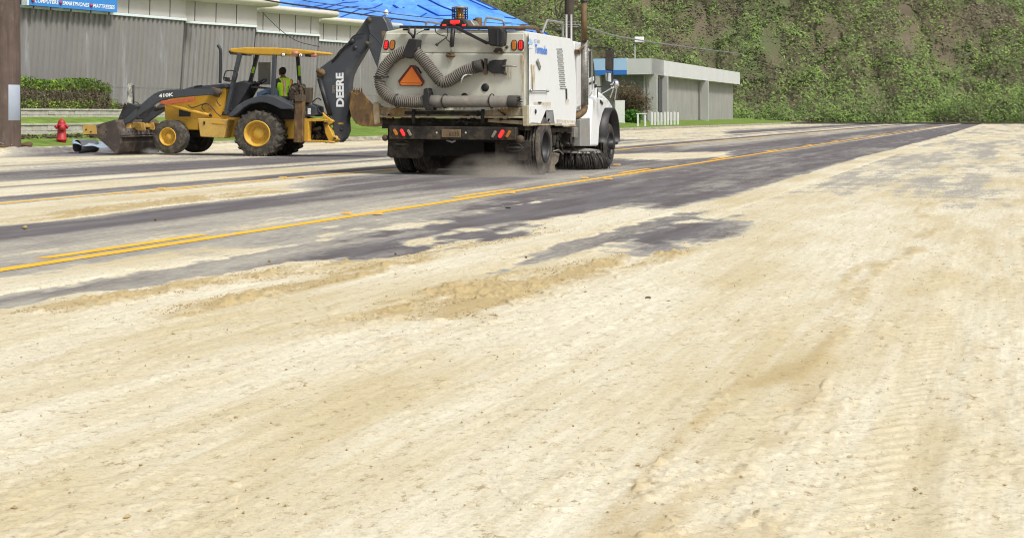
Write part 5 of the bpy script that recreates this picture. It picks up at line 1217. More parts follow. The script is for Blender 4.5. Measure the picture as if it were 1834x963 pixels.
# console, wheel, floor, seat
s = MB(); pr(s, [(414, 150), (436, 144.5), (449, 150), (446, 155), (438, 170), (422, 196), (408, 203), (404, 196), (410, 170)], .62, 1.3); s.build('dashboard', M['charcoal2'], bh, .03, 2)
s = MB(); pr(s, [(398, 200), (470, 203), (470, 208), (396, 207)], .45, 1.6); pr(s, [(470, 168), (495, 172), (520, 186), (520, 204), (440, 204)], .55, 1.6); s.build('cab_floor', M['charcoal2'], bh, .01, 1)
cst = by(466, 148, .95); axw = Vector((-.45, 0, .9)).normalized()
s = MB(); e1_ = Vector((0, 1, 0)); e2_ = axw.cross(e1_)
s.tube([cst + (e1_ * math.cos(a_) + e2_ * math.sin(a_)) * .2 for a_ in [2 * math.pi * i / 24 for i in range(25)]], .017, 7)
for a_ in (0, 2.1, 4.2): s.tube([cst, cst + (e1_ * math.cos(a_) + e2_ * math.sin(a_)) * .2], .012, 6)
s.tube([cst, by(455, 160, .95)], .03, 8); s.build('steering_wheel', M['black'], bh)
s = MB(); pr(s, [(449, 154), (475, 157), (478, 160), (449, 158)], .7, 1.1); s.build('dash_shelf', M['black'], bh, .01, 1)
s = MB()
for px, py in ((447, 152), (452, 150), (458, 153)): s.tube([by(px, py + 6, .8), by(px - 1, py - 6, .8)], .014, 6); s.ball(by(px - 1, py - 6, .8), .03)
s.build('lever', M['black'], bh)
s = MB(); pr(s, [(489, 171), (523, 173), (524, 183), (492, 183)], .80, 1.30); pr(s, [(515, 172), (520, 152), (528, 148.5), (535, 151), (538, 166), (533, 183), (522, 184)], .82, 1.32); s.build('seat', M['charcoal2'], bh, .04, 3)
s = MB(); pr(s, [(460, 166), (476, 159), (489, 161), (489, 172), (476, 168), (458, 176)], .5, 1.0); s.build('blue_side_panel', mat('faded_blue_panel', (.06, .10, .18), .5), bh, .02, 2)
# fender
s = MB(); pr(s, [(408.5, 208.5), (423.4, 191), (437, 182), (449, 176.6), (466, 171), (480, 169.5), (492, 173), (526.5, 189.5), (527, 196), (505, 196), (490, 189), (478, 184.5), (466, 183.5), (449, 187), (438, 193), (427, 203), (415, 211)], -.06, .46, 0); s.build('rear_fender', M['charcoal'], bh, .03, 2)
s = MB(); pr(s, [(427, 203), (449, 187), (466, 183.5), (505, 196), (526, 197), (526, 214), (430, 214)], .36, 1.5); s.build('wheel_well', M['under'], bh)
s = MB(); pr(s, [(408.5, 208.5), (423.4, 191), (449, 176.6), (480, 169.5), (526.5, 189.5), (527, 196), (478, 184.5), (449, 187), (415, 211)], TRK - .5, TRK + .02); s.build('rear_fender', M['charcoal'], bh, .02, 1)
# rear controls and dirty machinery
random.seed(8); s = MB(); pr(s, [(517, 160), (524, 154), (533, 152), (537, 160), (538, 186), (527, 190), (519, 180)], .55, .95)
for i in range(22):
    p = by(random.uniform(518, 548), random.uniform(156, 192), random.uniform(.3, .7)); s.tube([p, p + Vector((random.uniform(-.12, .12), random.uniform(-.1, .1), random.uniform(-.2, .2)))], random.uniform(.015, .04), 7)
for i in range(7):
    p = by(random.uniform(520, 545), random.uniform(160, 190), .45); s.box(p, p + Vector((.12, .15, .12)))
s.build('control_tower', M['mech'], bh)
s = MB(); pr(s, [(528.5, 172), (543, 172), (542.5, 254), (541, 256), (526, 255), (527, 214)], -.02, .16, 0); s.build('stabiliser_leg', M['diggers'], bh, .012, 1)
s = MB(); pr(s, [(529, 170), (543, 170), (543, 182), (529, 182)], -.05, .2, 0); pr(s, [(546, 157), (556, 157), (555, 184), (545, 184)], .3, .5, .3); s.build('stabiliser_bracket', M['mech'], bh, .01, 1)
s = MB(); pr(s, [(546, 163), (552, 163), (553, 252), (547, 253)], TRK - .2, TRK, TRK - .2); s.build('stabiliser_leg', M['diggers'], bh, .01, 1)
s = MB(); pr(s, [(542, 187), (551, 186), (566, 191), (567, 206), (562, 209), (541, 209)], .35, .9); vb = s.build('valve_cover', M['charcoal'], bh, .02, 2)
s = MB(); pr(s, [(543, 199.5), (546.5, 199.5), (546.5, 204.5), (543, 204.5)], .335, .35); s.prism(HB_.py([(551, 194), (556, 194), (556, 205), (551, 205)], .335), 'y', .335, .35); s.build('safety_sticker', M['letter'], vb)
s = MB(); pr(s, [(541, 213), (568, 212.5), (583, 214), (583, 217), (553, 218), (552, 251), (585, 252), (585, 255), (541, 254)], .1, .3); pr(s, [(541, 213), (568, 212.5), (583, 214), (583, 217), (553, 218), (552, 251), (585, 252), (585, 255), (541, 254)], 1.3, 1.5); s.build('rear_frame', M['yellow'], bh, .01, 1)
s = MB(); pr(s, [(577, 201), (585, 208), (597, 217), (594, 222), (588, 224), (598, 245), (607, 250), (603, 255), (589, 255), (582, 238), (580, 220)], .35, .5); pr(s, [(577, 201), (585, 208), (597, 217), (588, 224), (598, 245), (603, 255), (589, 255), (580, 220)], .85, 1.0); s.build('swing_casting', M['yellow'], bh, .015, 1)
s = MB()
for i in range(30):
    p = by(random.uniform(553, 592), random.uniform(206, 252), random.uniform(.3, .9)); s.tube([p, p + Vector((random.uniform(-.25, .25), random.uniform(-.1, .1), random.uniform(-.12, .16)))], random.uniform(.015, .045), 7)
s.box(by(555, 232, .6), by(568, 216, 1.1)); s.build('swing_gear', M['mech'], bh)
s = MB(); pr(s, [(552, 217), (578, 217), (580, 238), (582, 252), (552, 252)], .95, 1.2); s.build('rear_bulkhead', M['under'], bh)
s = MB(); s.lathe([(.03, -.04), (.075, -.03), (.075, .04), (.03, .05)], by(601, 248, .3), (0, 1, 0), 14); s.tube([by(575, 253, .28), by(600, 255, .28)], .03, 8); s.build('pivot_pin', M['paleyellow'], bh)
# boom, dipper, digging bucket
Bm0, Bm1 = .48, .78
boom = [(574, 121), (586, 112), (605, 98), (630, 70), (645, 50), (653, 37), (660, 29), (664, 38), (663, 62), (657.7, 82), (645, 104), (634, 122), (628, 136), (625.5, 150), (627, 175), (625, 196), (620.5, 214), (622, 234), (617, 247), (608.4, 255.5), (601, 249), (597, 232), (592, 205), (584, 176), (574, 154), (567, 138), (567, 128)]
s = MB(); pr(s, boom, Bm0, Bm1); s.build('boom', M['charcoal'], bh, .02, 2)
s = MB(); s.lathe([(0, -.03), (.09, -.03), (.12, 0), (.12, .36), (.09, .39), (0, .39)], by(574.5, 131, Bm0 - .03), (0, 1, 0), 18); s.tube([by(568, 126, Bm0 - .04), by(582, 134, Bm0 - .04)], .06, 10); s.build('boom_pivot', M['pipe'], bh)
for yy_ in (Bm0 - .06, Bm1 + .06):
    s = MB(); s.tube([by(572, 141, yy_), by(591, 206, yy_)], .068, 12); s.tube([by(591, 206, yy_), by(596, 222, yy_)], .03, 8); s.build('boom_cylinder', M['black'], bh)
a_ = by(616.3, 191.5, Bm0 - .004); e_ = by(615.3, 130.5, Bm0 - .004); wd_ = a_ - by(601, 191, Bm0 - .004)
s = text('lettering', 'DEERE', M['letter'], bh, a_, e_ - a_, Vector((-1, 0, 0)), .225, (e_ - a_).length, depth=.004, bold=.045)
a2_ = by(600.5, 167, Bm0 - .004); e2_ = by(600.2, 152.5, Bm0 - .004)
text('lettering', '5895', M['greylens'], bh, a2_, e2_ - a2_, Vector((-1, 0, 0)), .09, (e2_ - a2_).length, depth=.004, bold=.02)
s = MB(); pr(s, [(606, 220), (615, 220), (615, 223), (606, 223)], Bm0 - .008, Bm0); s.build('yellow_sticker', M['yellow'], bh)
s = MB(); s.lathe([(0, -.03), (.045, -.025), (.045, 0)], by(611, 232, Bm0), (0, 1, 0), 12); s.lathe([(0, -.03), (.06, -.025), (.06, 0)], by(636, 86, Bm0), (0, 1, 0), 12); s.build('boom_pin', M['charcoal2'], bh)
s = MB(); s.tube([by(657, 40, Bm0 + .05), by(630, 75, Bm0 + .05)], .032, 8); s.build('dipper_ram_rod', M['chrome'], bh)
s = MB(); s.tube([by(631, 74, Bm0 + .05), by(611, 95, Bm0 + .05), by(596, 112, Bm0 + .05)], .062, 10); s.tube([by(627, 78, Bm0), by(634, 71, Bm0)], .07, 8); s.build('dipper_ram', M['charcoal2'], bh)
for P in ([(653, 60), (640, 62), (630, 68), (628, 76)], [(663, 60), (675, 70), (684, 82)], [(624, 80), (610, 90), (600, 104)], [(640, 92), (650, 94), (660, 82)], [(568, 190), (560, 184), (569, 176), (575, 180)], [(567, 188), (572, 200), (580, 205)], [(606, 100), (616, 84), (626, 78)]):
    s = MB(); s.tube(catmull([by(a, b, Bm0 - .05) for a, b in P], 5), .017, 6); s.build('hydraulic_hose', M['wire'], bh)
Bd0, Bd1 = .5, .78
s = MB(); pr(s, [(657, 31), (664, 29), (686, 30), (692, 40), (697, 55), (706, 90), (712, 175), (700, 190), (690, 150), (679, 130), (668, 104), (659, 82), (661, 56), (656, 40)], Bm0 - .06, Bm1 + .06); s.build('dipper', M['charcoal'], bh, .02, 1)
s = MB(); s.lathe([(0, -.03), (.07, -.02), (.07, .5), (0, .52)], by(660.5, 36, Bm0 - .1), (0, 1, 0), 14); s.lathe([(0, -.03), (.06, -.02), (.06, .5), (0, .52)], by(657, 78, Bm0 - .1), (0, 1, 0), 14); s.build('dipper_pin', M['mech'], bh)
dgo = [(628.5, 163), (640, 170), (648, 164), (656, 174), (675, 194), (700, 200), (700, 222), (682, 226), (660, 227), (648, 226), (637, 221), (629, 209), (625, 192)]
s = MB(); pr(s, dgo, .25, .29); pr(s, dgo, .95, .99)
cur = HB_.py([(625, 163), (624.5, 192), (629, 209), (637, 221), (648, 226), (660, 227), (700, 223)], .25); inn = [(x_ + .04, z_ + .03) for x_, z_ in cur]
s.prism(cur + inn[::-1], 'y', .291, .949); s.build('digging_bucket', M['diggers'], bh, .008, 1)
s = MB()
for k in range(5):
    p = by(630 + k * 4.2, 166, .3 + k * .13); s.add([p + Vector(v) for v in ((-.035, 0, -.08), (.04, 0, -.08), (.0, .02, .13), (-.035, .07, -.08), (.04, .07, -.08), (.0, .05, .13))], [(0, 1, 2), (3, 5, 4), (0, 2, 5, 3), (1, 4, 5, 2), (0, 3, 4, 1)])
    s.bar(p + Vector((0, .035, -.22)), p + Vector((0, .035, -.05)), .07, .06)
s.build('bucket_tooth', M['diggers'], bh)
s = MB(); s.tube([by(690, 130, .6), by(698, 200, .6)], .05, 8); s.build('bucket_ram', M['black'], bh)

# ------------------------------------------------------------------ driver, seen from behind
pc = HB_.R @ by(512, 186, 1.05) + HB_.O
per = empty('person', pc, HB_.th + R(62), 'person in a lime and orange safety vest sitting at the machine controls', 'person')
# local frame: x to the person's right is +x?, y forward; the person faces away from the camera and a little left
per.scale = (1.2, 1.1, 1.05); bm_v = {}; edges = []; S = 1.12
J = {'pelvis': ((0, 0, .10), .125), 'waist': ((0, .02, .24), .115), 'chest': ((0, .05, .42), .135), 'upper': ((0, .07, .54), .11), 'neck': ((0, .10, .625), .05), 'skull': ((0, .12, .68), .052),
     'shL': ((-.17, .07, .53), .062), 'elL': ((-.25, .16, .30), .043), 'wrL': ((-.16, .38, .26), .028), 'shR': ((.17, .07, .53), .062), 'elR': ((.25, .16, .30), .043), 'wrR': ((.16, .38, .26), .028),
     'hpL': ((-.10, .04, .07), .085), 'knL': ((-.14, .46, .08), .062), 'anL': ((-.14, .50, -.32), .040), 'toL': ((-.14, .64, -.36), .036),
     'hpR': ((.10, .04, .07), .085), 'knR': ((.14, .46, .08), .062), 'anR': ((.14, .50, -.32), .040), 'toR': ((.14, .64, -.36), .036)}
E_ = [('pelvis', 'waist'), ('waist', 'chest'), ('chest', 'upper'), ('upper', 'neck'), ('neck', 'skull'), ('upper', 'shL'), ('shL', 'elL'), ('elL', 'wrL'), ('upper', 'shR'), ('shR', 'elR'), ('elR', 'wrR'),
      ('pelvis', 'hpL'), ('hpL', 'knL'), ('knL', 'anL'), ('anL', 'toL'), ('pelvis', 'hpR'), ('hpR', 'knR'), ('knR', 'anR'), ('anR', 'toR')]
for sd_, sg_ in (('L', -1), ('R', 1)):
    wx, wy, wz = J['wr' + sd_][0]; J['pa' + sd_] = ((wx - sg_ * .005, wy + .05, wz), .026); E_.append(('wr' + sd_, 'pa' + sd_))
    for fi, (ox, ln_) in enumerate(((-.030, .062), (-.010, .075), (.010, .07), (.030, .055))):
        a1, a2 = 'f%s%da' % (sd_, fi), 'f%s%db' % (sd_, fi)
        J[a1] = ((wx + ox, wy + .09, wz + .004), .0095); J[a2] = ((wx + ox, wy + .09 + ln_ * .6, wz - ln_ * .5), .008); E_ += [('pa' + sd_, a1), (a1, a2)]
    t1, t2 = 't%sa' % sd_, 't%sb' % sd_; J[t1] = ((wx - sg_ * .04, wy + .05, wz - .01), .010); J[t2] = ((wx - sg_ * .05, wy + .085, wz - .025), .009); E_ += [('pa' + sd_, t1), (t1, t2)]
nm = list(J); me = bpy.data.meshes.new('body'); me.from_pydata([tuple(c * S for c in J[k][0]) for k in nm], [(nm.index(a), nm.index(b)) for a, b in E_], [])
body = bpy.data.objects.new('body', me); C.objects.link(body); body.parent = per; me.materials.append(M['cloth'])
sk_ = body.modifiers.new('skin', 'SKIN'); 
for i, k in enumerate(nm): me.skin_vertices[0].data[i].radius = (J[k][1] * S,) * 2
me.skin_vertices[0].data[nm.index('pelvis')].use_root = True
sb_ = body.modifiers.new('sub', 'SUBSURF'); sb_.levels = 2; sb_.render_levels = 2
dgr = bpy.context.evaluated_depsgraph_get(); dgr.update(); me2 = bpy.data.meshes.new_from_object(body.evaluated_get(dgr)); body.modifiers.clear(); body.data = me2; me2.name = 'body'
me2.materials.clear(); me2.materials.append(M['cloth']); me2.materials.append(M['skin'])
for p in me2.polygons:
    c_ = p.center / S; p.use_smooth = True
    p.material_index = 1 if (c_.z > .585 or (c_.y > .24 and c_.z > .18)) else 0
hc = Vector((0, .135, .755)) * S
hd_ = MB(); hd_.ball(hc, (.078, .095, .115), 20, 14); hd_.ball(hc + Vector((0, .055, -.055)), (.05, .05, .055), 14, 9)
hd_.ball(hc + Vector((0, .100, -.008)), (.014, .02, .022), 10, 7); hd_.ball(hc + Vector((0, .09, -.05)), (.026, .012, .008), 10, 6)
for sg_ in (-1, 1): hd_.ball(hc + Vector((sg_ * .080, .0, -.01)), (.012, .022, .032), 10, 7); hd_.ball(hc + Vector((sg_ * .03, .088, .015)), (.012, .008, .007), 8, 6)
hd_.build('head', M['skin'], per)
hr = MB(); hr.lathe([(0, .128), (.045, .118), (.072, .085), (.087, .04), (.088, .0), (.080, -.05), (.074, -.055)], hc + Vector((0, -.013, -.005)), (0, -.35, 1), 24); hr.build('hair', M['hair'], per)
# vest: shell round the torso, open at the front, with tape
vp = [(.118, .12, .05), (.142, .17, .06), (.150, .17, .24), (.168, .175, .38), (.190, .165, .50), (.165, .14, .575), (.09, .10, .61)]
def ring(w_, d_, z_, cy, k=24, a0=R(-250), a1=R(70)): return [(w_ * math.cos(a0 + (a1 - a0) * i / k), cy + d_ * math.sin(a0 + (a1 - a0) * i / k), z_) for i in range(k + 1)]
def shell_(rows, off):
    v = []; k = 24
    for w_, d_, z_ in rows: v += ring((w_ + off) * S, (d_ * .85 + off) * S, z_ * S, (.02 + z_ * .12) * S)
    return v, [(r * 25 + i, r * 25 + i + 1, (r + 1) * 25 + i + 1, (r + 1) * 25 + i) for r in range(len(rows) - 1) for i in range(24)]
vv, ff = shell_(vp, .012); s = MB().add(vv, ff, True); vo = s.build('vest', M['vest'], per); so = vo.modifiers.new('thick', 'SOLIDIFY'); so.thickness = .008
for offx, m_, w2 in ((-.085, 'vestorange', .075), (-.085, 'vestsilver', .03), (.10, 'vestorange', .05)):
    s = MB(); P = []
    for w_, d_, z_ in vp[1:6]:
        a_ = math.acos(max(-1, min(1, offx / w_))); P.append(Vector((offx * S, ((.02 + z_ * .12) - (d_ * .85 + .022 + (.006 if m_ == 'vestsilver' else 0)) * math.sin(a_)) * S, z_ * S)))
    for i in range(len(P) - 1): s.bar(P[i], P[i + 1], w2 * S, .006, (0, 1, 0))
    s.build('reflective_tape', M[m_], vo)
s = MB(); vv, ff = shell_([(.150, .175, .10), (.150, .175, .14)], .02); s.add(vv, ff, True); s.build('reflective_tape', M['vestorange'], vo)
# ------------------------------------------------------------------ poles, hydrant, wires
def at_k(px, k):     # the point of the verge k metres behind the kerb that stands at picture column px
    m_ = (px - CX) / F; off = k / RD.y
    Yk = (28.56 + off) / (SL - m_); return K(k, 0), Vector((m_ * Yk, Yk, 0))
def spot(px, k):
    p = at_k(px, k)[1]; p.z = kz(max(0, k - .12)) if p.y < 62 else float(np.interp(k, [0, .2, 7.5, 9, 60], [.15, .17, 1.2, 1.25, 2.4])); return p
pp = W(9, 268, 45.4); pp.z = 0
ut = empty('utility_pole', pp, 0, 'thick brown pole with a grey band standing at the left edge of the picture', 'pole')
s = MB(); s.lathe([(.47, -.1), (.455, .5), (.43, 5), (.40, 9), (.36, 12), (0, 12)], (0, 0, 0), (0, 0, 1), 30); s.build('pole_shaft', M['pole'], ut)
zt_, zb_ = W(0, 152, 45).z, W(0, 216, 45).z
s = MB(); s.lathe([(.449, zb_), (.456, zb_ + .01), (.455, zt_ - .01), (.447, zt_)], (0, 0, 0), (0, 0, 1), 24, 1, True, R(-66), R(-8)); s.build('pole_band', M['tape'], ut)
s = MB(); s.tube([(.28, -.36, .25), (0.0, -.47, .30), (-.3, -.36, .32)], .012, 6); s.build('tie_wire', M['conduit'], ut)

hp_ = spot(110.5, 1.25); hp_.z = .21
hy_ = empty('fire_hydrant', hp_, R(18), 'red fire hydrant on the grass verge between the brown pole and the loader bucket', 'hydrant')
s = MB(); s.lathe([(.135, 0), (.135, .10), (.17, .10), (.17, .15), (.145, .16), (.135, .42), (.128, .55), (.15, .56), (.15, .60), (.12, .61), (.125, .64), (.115, .70), (.08, .745), (.035, .765), (.035, .80), (0, .80)], (0, 0, 0), (0, 0, 1), 22); s.build('barrel', M['hydrant'], hy_, 0)
for ax_, r_ in (((-1, 0, 0), .055), ((1, 0, 0), .055), ((0, -1, 0), .08)):
    z_ = .5 if ax_[1] else .53
    s = MB(); s.lathe([(r_ * .8, .08), (r_ * .8, .14), (r_ * 1.2, .14), (r_ * 1.2, .19), (r_ * .5, .2), (.02, .2), (.02, .235), (0, .235)], (0, 0, z_), ax_, 12); s.build('outlet_cap', M['hydrant'], hy_)
s = MB()
for k in range(8): a_ = k * math.pi / 4; s.lathe([(.016, -.01), (.016, .02), (0, .02)], (.155 * math.cos(a_), .155 * math.sin(a_), .15), (0, 0, 1), 6); s.lathe([(.014, -.01), (.014, .02), (0, .02)], (.138 * math.cos(a_), .138 * math.sin(a_), .60), (0, 0, 1), 6)
s.build('flange_bolt', M['hydrant'], hy_)

# second pole behind the truck, with conduits
Yp = 78.0
p2 = W(1020, 66, Yp); p2.z = .3
u2 = empty('wooden_power_pole', p2, 0, 'dark wooden power pole with grey conduits rising behind the truck', 'pole')
sc_ = Yp / F
s = MB(); s.lathe([(.27, 0), (.25, 4), (.235, 8.5), (.22, 10), (0, 10)], (0, 0, 0), (0, 0, 1), 18); s.build('pole_shaft', M['wood'], u2)
s = MB()
for dx in (-.20, .04): s.tube([(dx, -.27, 0), (dx, -.27, W(0, 38, Yp).z)], .065, 10)
s.build('conduit', M['conduit'], u2)
s = MB()
for dz in (0, .12, .24): s.bar((-.3, -.25, 5.2 + dz), (.42, -.25, 5.2 + dz), .04, .03)
s.bar((-.3, -.3, 4.3), (.5, -.3, 4.3), .05, .05); s.build('conduit_clamp', M['conduit'], u2)
for P in ([(-.65, -.1, 8.4), (-.75, -.1, 6.6), (-.6, -.15, 5.6), (-.3, -.2, 5.9)], [(-.3, -.2, 6.6), (-.5, -.15, 6.2), (-.42, -.2, 5.8), (-.2, -.25, 5.5)], [(.3, -.2, 5.4), (.5, -.2, 5.2), (.7, -.2, 5.3), (.55, -.2, 4.9), (.4, -.2, 5.1)], [(-.4, -.1, 8), (-.45, -.15, 7.1), (-.2, -.2, 6.8)], [(.2, -.2, 4.8), (.6, -.2, 4.7), (.8, -.2, 5.0), (.6, -.2, 5.5), (.25, -.2, 5.6)]):
    MB().tube(catmull([Vector(q) for q in P], 5), .028, 6).build('slack_cable', M['wire'], u2)
def cable(name, P, r, m, label, k=16, sag=0):
    a_ = Vector(P[0]); o = empty.__wrapped__ if False else None
    pts_ = catmull([Vector(q) - a_ for q in P], k); mb = MB().tube(pts_, r, 6); ob = mb.build(name, m); ob.location = a_; tag(ob, label, 'cable'); return ob
cable('overhead_cable', [W(420, -12, 62), W(490, 3, 64), W(560, 13, 66), (W(660, 28, 70)), W(770, 41, 74), W(900, 50, 76), W(1013, 55, 77.8)], .035, M['wire'], 'black overhead cable passing in front of the blue tarpaulin to the power pole')
cable('overhead_cable', [W(510, -6, 66), W(560, 4, 67), W(620, 12, 68), W(720, 27, 71), W(860, 40, 75), W(1013, 48, 77.8)], .018, M['wire'], 'thinner black overhead wire running just above the other cable over the blue tarpaulin')
cable('overhead_cable', [W(1028, 43, 77.8), W(1060, 52, 84), W(1100, 64, 95), W(1150, 73, 110), W(1200, 80.5, 130), W(1330, 97, 190)], .05, M['wiregrey'], 'grey overhead cable sloping down in front of the hillside right of the exhaust stack')
cable('thin_wire', [W(470, 22, 70), W(485, 38, 69), W(510, 60, 68), W(535, 75, 67.5), W(572, 84, 67)], .014, M['wire'], 'thin slack wire hanging across the beige fascia and the cladding above the yellow canopy')

# street light over the right-hand building
ls = W(1137, 105, 190); ls.z = .5
st_ = empty('street_light', ls, 0, 'slim grey street light with a square white head above the low building', 'street light')
zt_ = W(0, 73, 190).z
s = MB(); s.lathe([(.11, 0), (.08, zt_ - .5), (0, zt_ - .5)], (0, 0, 0), (0, 0, 1), 12); s.build('light_post', M['conduit'], st_)
s = MB(); s.tube([(0, 0, zt_ - .6), (-.5, 0, zt_ - .25), (-1.2, 0, zt_ - .2)], .05, 8); s.build('light_arm', M['conduit'], st_)
s = MB(); s.box((-.1, -.4, zt_ - .7), (1.05, .4, zt_ - .05)); s.build('light_head', M['whitepost'], st_, .08, 2)

# ------------------------------------------------------------------ planting
random.seed(21)
h0 = spot(36, 6.2); h0.z = 1.28
hedge = empty('hedge', h0, math.atan2(RD.y, RD.x), 'clipped hedge, green on top with bare brown twigs below, in front of the grey cladding', 'hedge')
def hy(px): return (spot(px, 6.2) - spot(36, 6.2)).length * (1 if px > 36 else -1)
HL = hy(178); H0 = -3
def fn(zlo, zhi, dens=None):
    def f():
        x = random.uniform(H0, HL); t_ = max(0, (x - HL * .75) / (HL * .25)); 
        top_ = 1.14 - .05 * math.sin(x * 1.3) - .12 * t_ + .08 * vn(np.array([x * 1.7]), np.array([0.]), 3)[0]
        z = random.uniform(zlo, zhi) * top_; y = random.uniform(-.55, .55) * (1 - .2 * (z / top_) ** 3)
        if random.random() < .55: y = -abs(y) if random.random() < .5 else -.55 + random.uniform(-.05, .08)
        return (x, y, z)
    return f
mb = MB(); leaves(mb, fn(.66, 1.0), 5200, .055)
f0 = fn(0, .3)
leaves(mb, lambda: (lambda p: p if (p[0] < HL * .8 and vn(np.array([p[0] * 1.5]), np.array([p[2] * 2]), 8)[0] > .35) else None)(f0()), 3200, .055); mb.build('green_foliage', L_green, hedge)
mb = MB(); leaves(mb, fn(.0, .86), 9500, .045)
f2 = fn(.0, 1.0)
leaves(mb, lambda: (lambda p: p if p[0] > HL * .72 else None)(f2()), 5000, .045)
for i in range(900):
    p = Vector(fn(0, .5)()); q = p + Vector((random.uniform(-.12, .12), random.uniform(-.1, .1), random.uniform(.15, .45))); mb.tube([p, q], .006, 3)
mb.build('bare_twigs', L_brown, hedge)
def shoot(px, k, n, h, r, m, name, label, cat, size=.05, z=None):
    p = spot(px, k); 
    if z is not None: p.z = z
    o = empty(name, p, 0, label, cat); mb = MB()
    for i in range(7): mb.tube([(0, 0, 0), (random.uniform(-r, r) * .6, random.uniform(-r, r) * .6, h * random.uniform(.5, .95))], .008, 4)
    mb.build('stems', M['twig'], o)
    leaves_ = MB(); leaves(leaves_, lambda: (random.gauss(0, r * .5), random.gauss(0, r * .5), random.uniform(.03, 1) * h * random.uniform(.5, 1)), n, size); leaves_.build('foliage', m, o); return o
shoot(194, 5.9, 500, .5, .32, L_green, 'small_shrub', 'small green shrub just right of the hedge on the upper wall', 'shrub', z=1.3)
shoot(209, 5.9, 230, .32, .22, L_brown, 'low_weed', 'low dry weed between the small green shrub and the painted post', 'plant', z=1.3)
shoot(220, 5.9, 200, .22, .25, L_brown, 'dry_plant', 'dry ground plant at the foot of the black and white post', 'plant', z=1.3)
# black and white marker post on the upper terrace
mp = spot(233, 5.75); mp.z = 1.3
mk = empty('marker_post', mp, 0, 'square post in peeling white and black paint standing behind the loader arm', 'post')
s = MB(); s.box((-.10, -.08, 0), (.10, .08, 1.08)); s.build('post_shaft', mat('peeling_post_paint', (.6, .58, .52), .8, var=.1, dirt=(.03, .03, .03), damt=.40, dscale=(6, 6, 3)), mk, .006, 1)
s = MB(); s.tube([(.14, -.03, -.1), (.14, -.03, 1.0)], .035, 8); s.build('side_pipe', M['black'], mk)

# right-hand planting
def bush(px, k, Yz, n, rad, m, name, label, cat, size):
    p = W(px, 215, Yz); p.z = .3; o = empty(name, p, 0, label, cat); mb = MB()
    def f():
        d = Vector((random.gauss(0, 1), random.gauss(0, 1), random.gauss(0, 1))).normalized() * random.uniform(.55, 1) ** .5
        z = d.z * rad[2] + rad[2]; b = 1 + .15 * math.sin(d.x * 7 + d.z * 5)
        return (d.x * rad[0] * b, d.y * rad[1] * b, z)
    leaves(mb, f, n, size); mb.build('foliage', m, o)
    s = MB()
    for i in range(6): s.tube([(0, 0, -.1), (random.uniform(-.5, .5) * rad[0], random.uniform(-.5, .5) * rad[1], rad[2])], .03, 5)
    s.build('stems', M['twig'], o); return o
bush(1132, 0, 140, 3600, (.82, .7, .66), L_bush, 'round_bush', 'round bright green bush beside the white cabinet', 'bush', .13)
tp_ = W(1118, 215, 143); tp_.z = .4
tr = empty('bare_shrub', tp_, 0, 'leaning shrub of fine brown twigs in front of the low grey building', 'shrub')
s = MB(); tw = MB(); random.seed(31)
s.tube([(.1, 0, 0), (.25, 0, .9), (.2, .1, 1.7)], [.17, .14, .1], 8)
for i in range(60):
    a_ = random.uniform(-1.2, 1.9); base = Vector((.22, .05, random.uniform(.9, 1.7))); L0 = random.uniform(1.2, 2.6)
    d = Vector((math.sin(a_) * .85 + .25, random.gauss(0, .45), abs(math.cos(a_)) + .15)).normalized(); m1 = base + d * L0 * .5 + Vector((0, 0, .05)); e_ = base + d * L0
    s.tube([base, m1, e_], [.05, .03, .012], 5)
    for j in range(26):
        f_ = random.uniform(.3, 1.05); p = base + d * L0 * f_; q = p + Vector((random.gauss(0, .3), random.gauss(0, .3), random.gauss(.12, .25))); tw.tube([p, q], .013, 3)
    for j in range(50):
        f_ = random.uniform(.35, 1.1); p = base + d * L0 * f_ + Vector((random.gauss(0, .22), random.gauss(0, .22), random.gauss(0, .22)))
        leaves(tw, lambda: p, 1, .09)
s.build('branches', M['twig'], tr); tw.build('twigs', L_dry, tr)
# white cabinet, frame and posts
cb = W(1110, 216, 134); cb.z = .25
cab_ = empty('utility_cabinet', cb, R(-12), 'pale utility cabinet standing between the truck hood and the round bush', 'cabinet')
hc_ = 45 * 134 / F
s = MB(); s.box((-.42, -.35, .12), (.42, .35, hc_)); s.build('cabinet_box', M['whitewall'], cab_, .03, 2)
s = MB(); s.box((-.5, -.42, 0), (.5, .42, .12)); s.build('plinth', M['stone'], cab_, .01, 1)
s = MB(); s.box((-.36, -.362, .25), (.36, -.352, hc_ - .12)); s.box((.22, -.385, .95), (.27, -.363, 1.15)); s.build('cabinet_door', M['whitepost'], cab_, .004, 1)
fr_ = W(1149, 222, 126); fr_.z = .22
fo = empty('white_barrier_frame', fr_, R(-15), 'small white two-legged frame on the grass beside the kerb', 'barrier')
hh_ = 22 * 126 / F
s = MB(); s.box((-.36, -.06, 0), (-.22, .06, hh_)); s.box((.22, -.06, 0), (.36, .06, hh_ - .06)); s.build('leg', M['whitepost'], fo, .01, 1)
s = MB(); s.box((-.42, -.08, hh_), (.42, .08, hh_ + .07)); s.build('top_board', M['whitepost'], fo, .01, 1)
post0 = None
plabels = ['leftmost white timber post of the row right of the small white frame', 'second white post of the row, counted from the small white frame', 'third white post of the row, standing under the dark doorway edge', 'fourth white post of the row, counted from the small white frame', 'fifth white post of the row, next to last inside the picture', 'sixth white post of the row on the grass by the low building',
           'seventh white post of the row on the grass by the low building', 'eighth white post of the row on the grass by the low building', 'last white post of the row, farthest right on the grass']
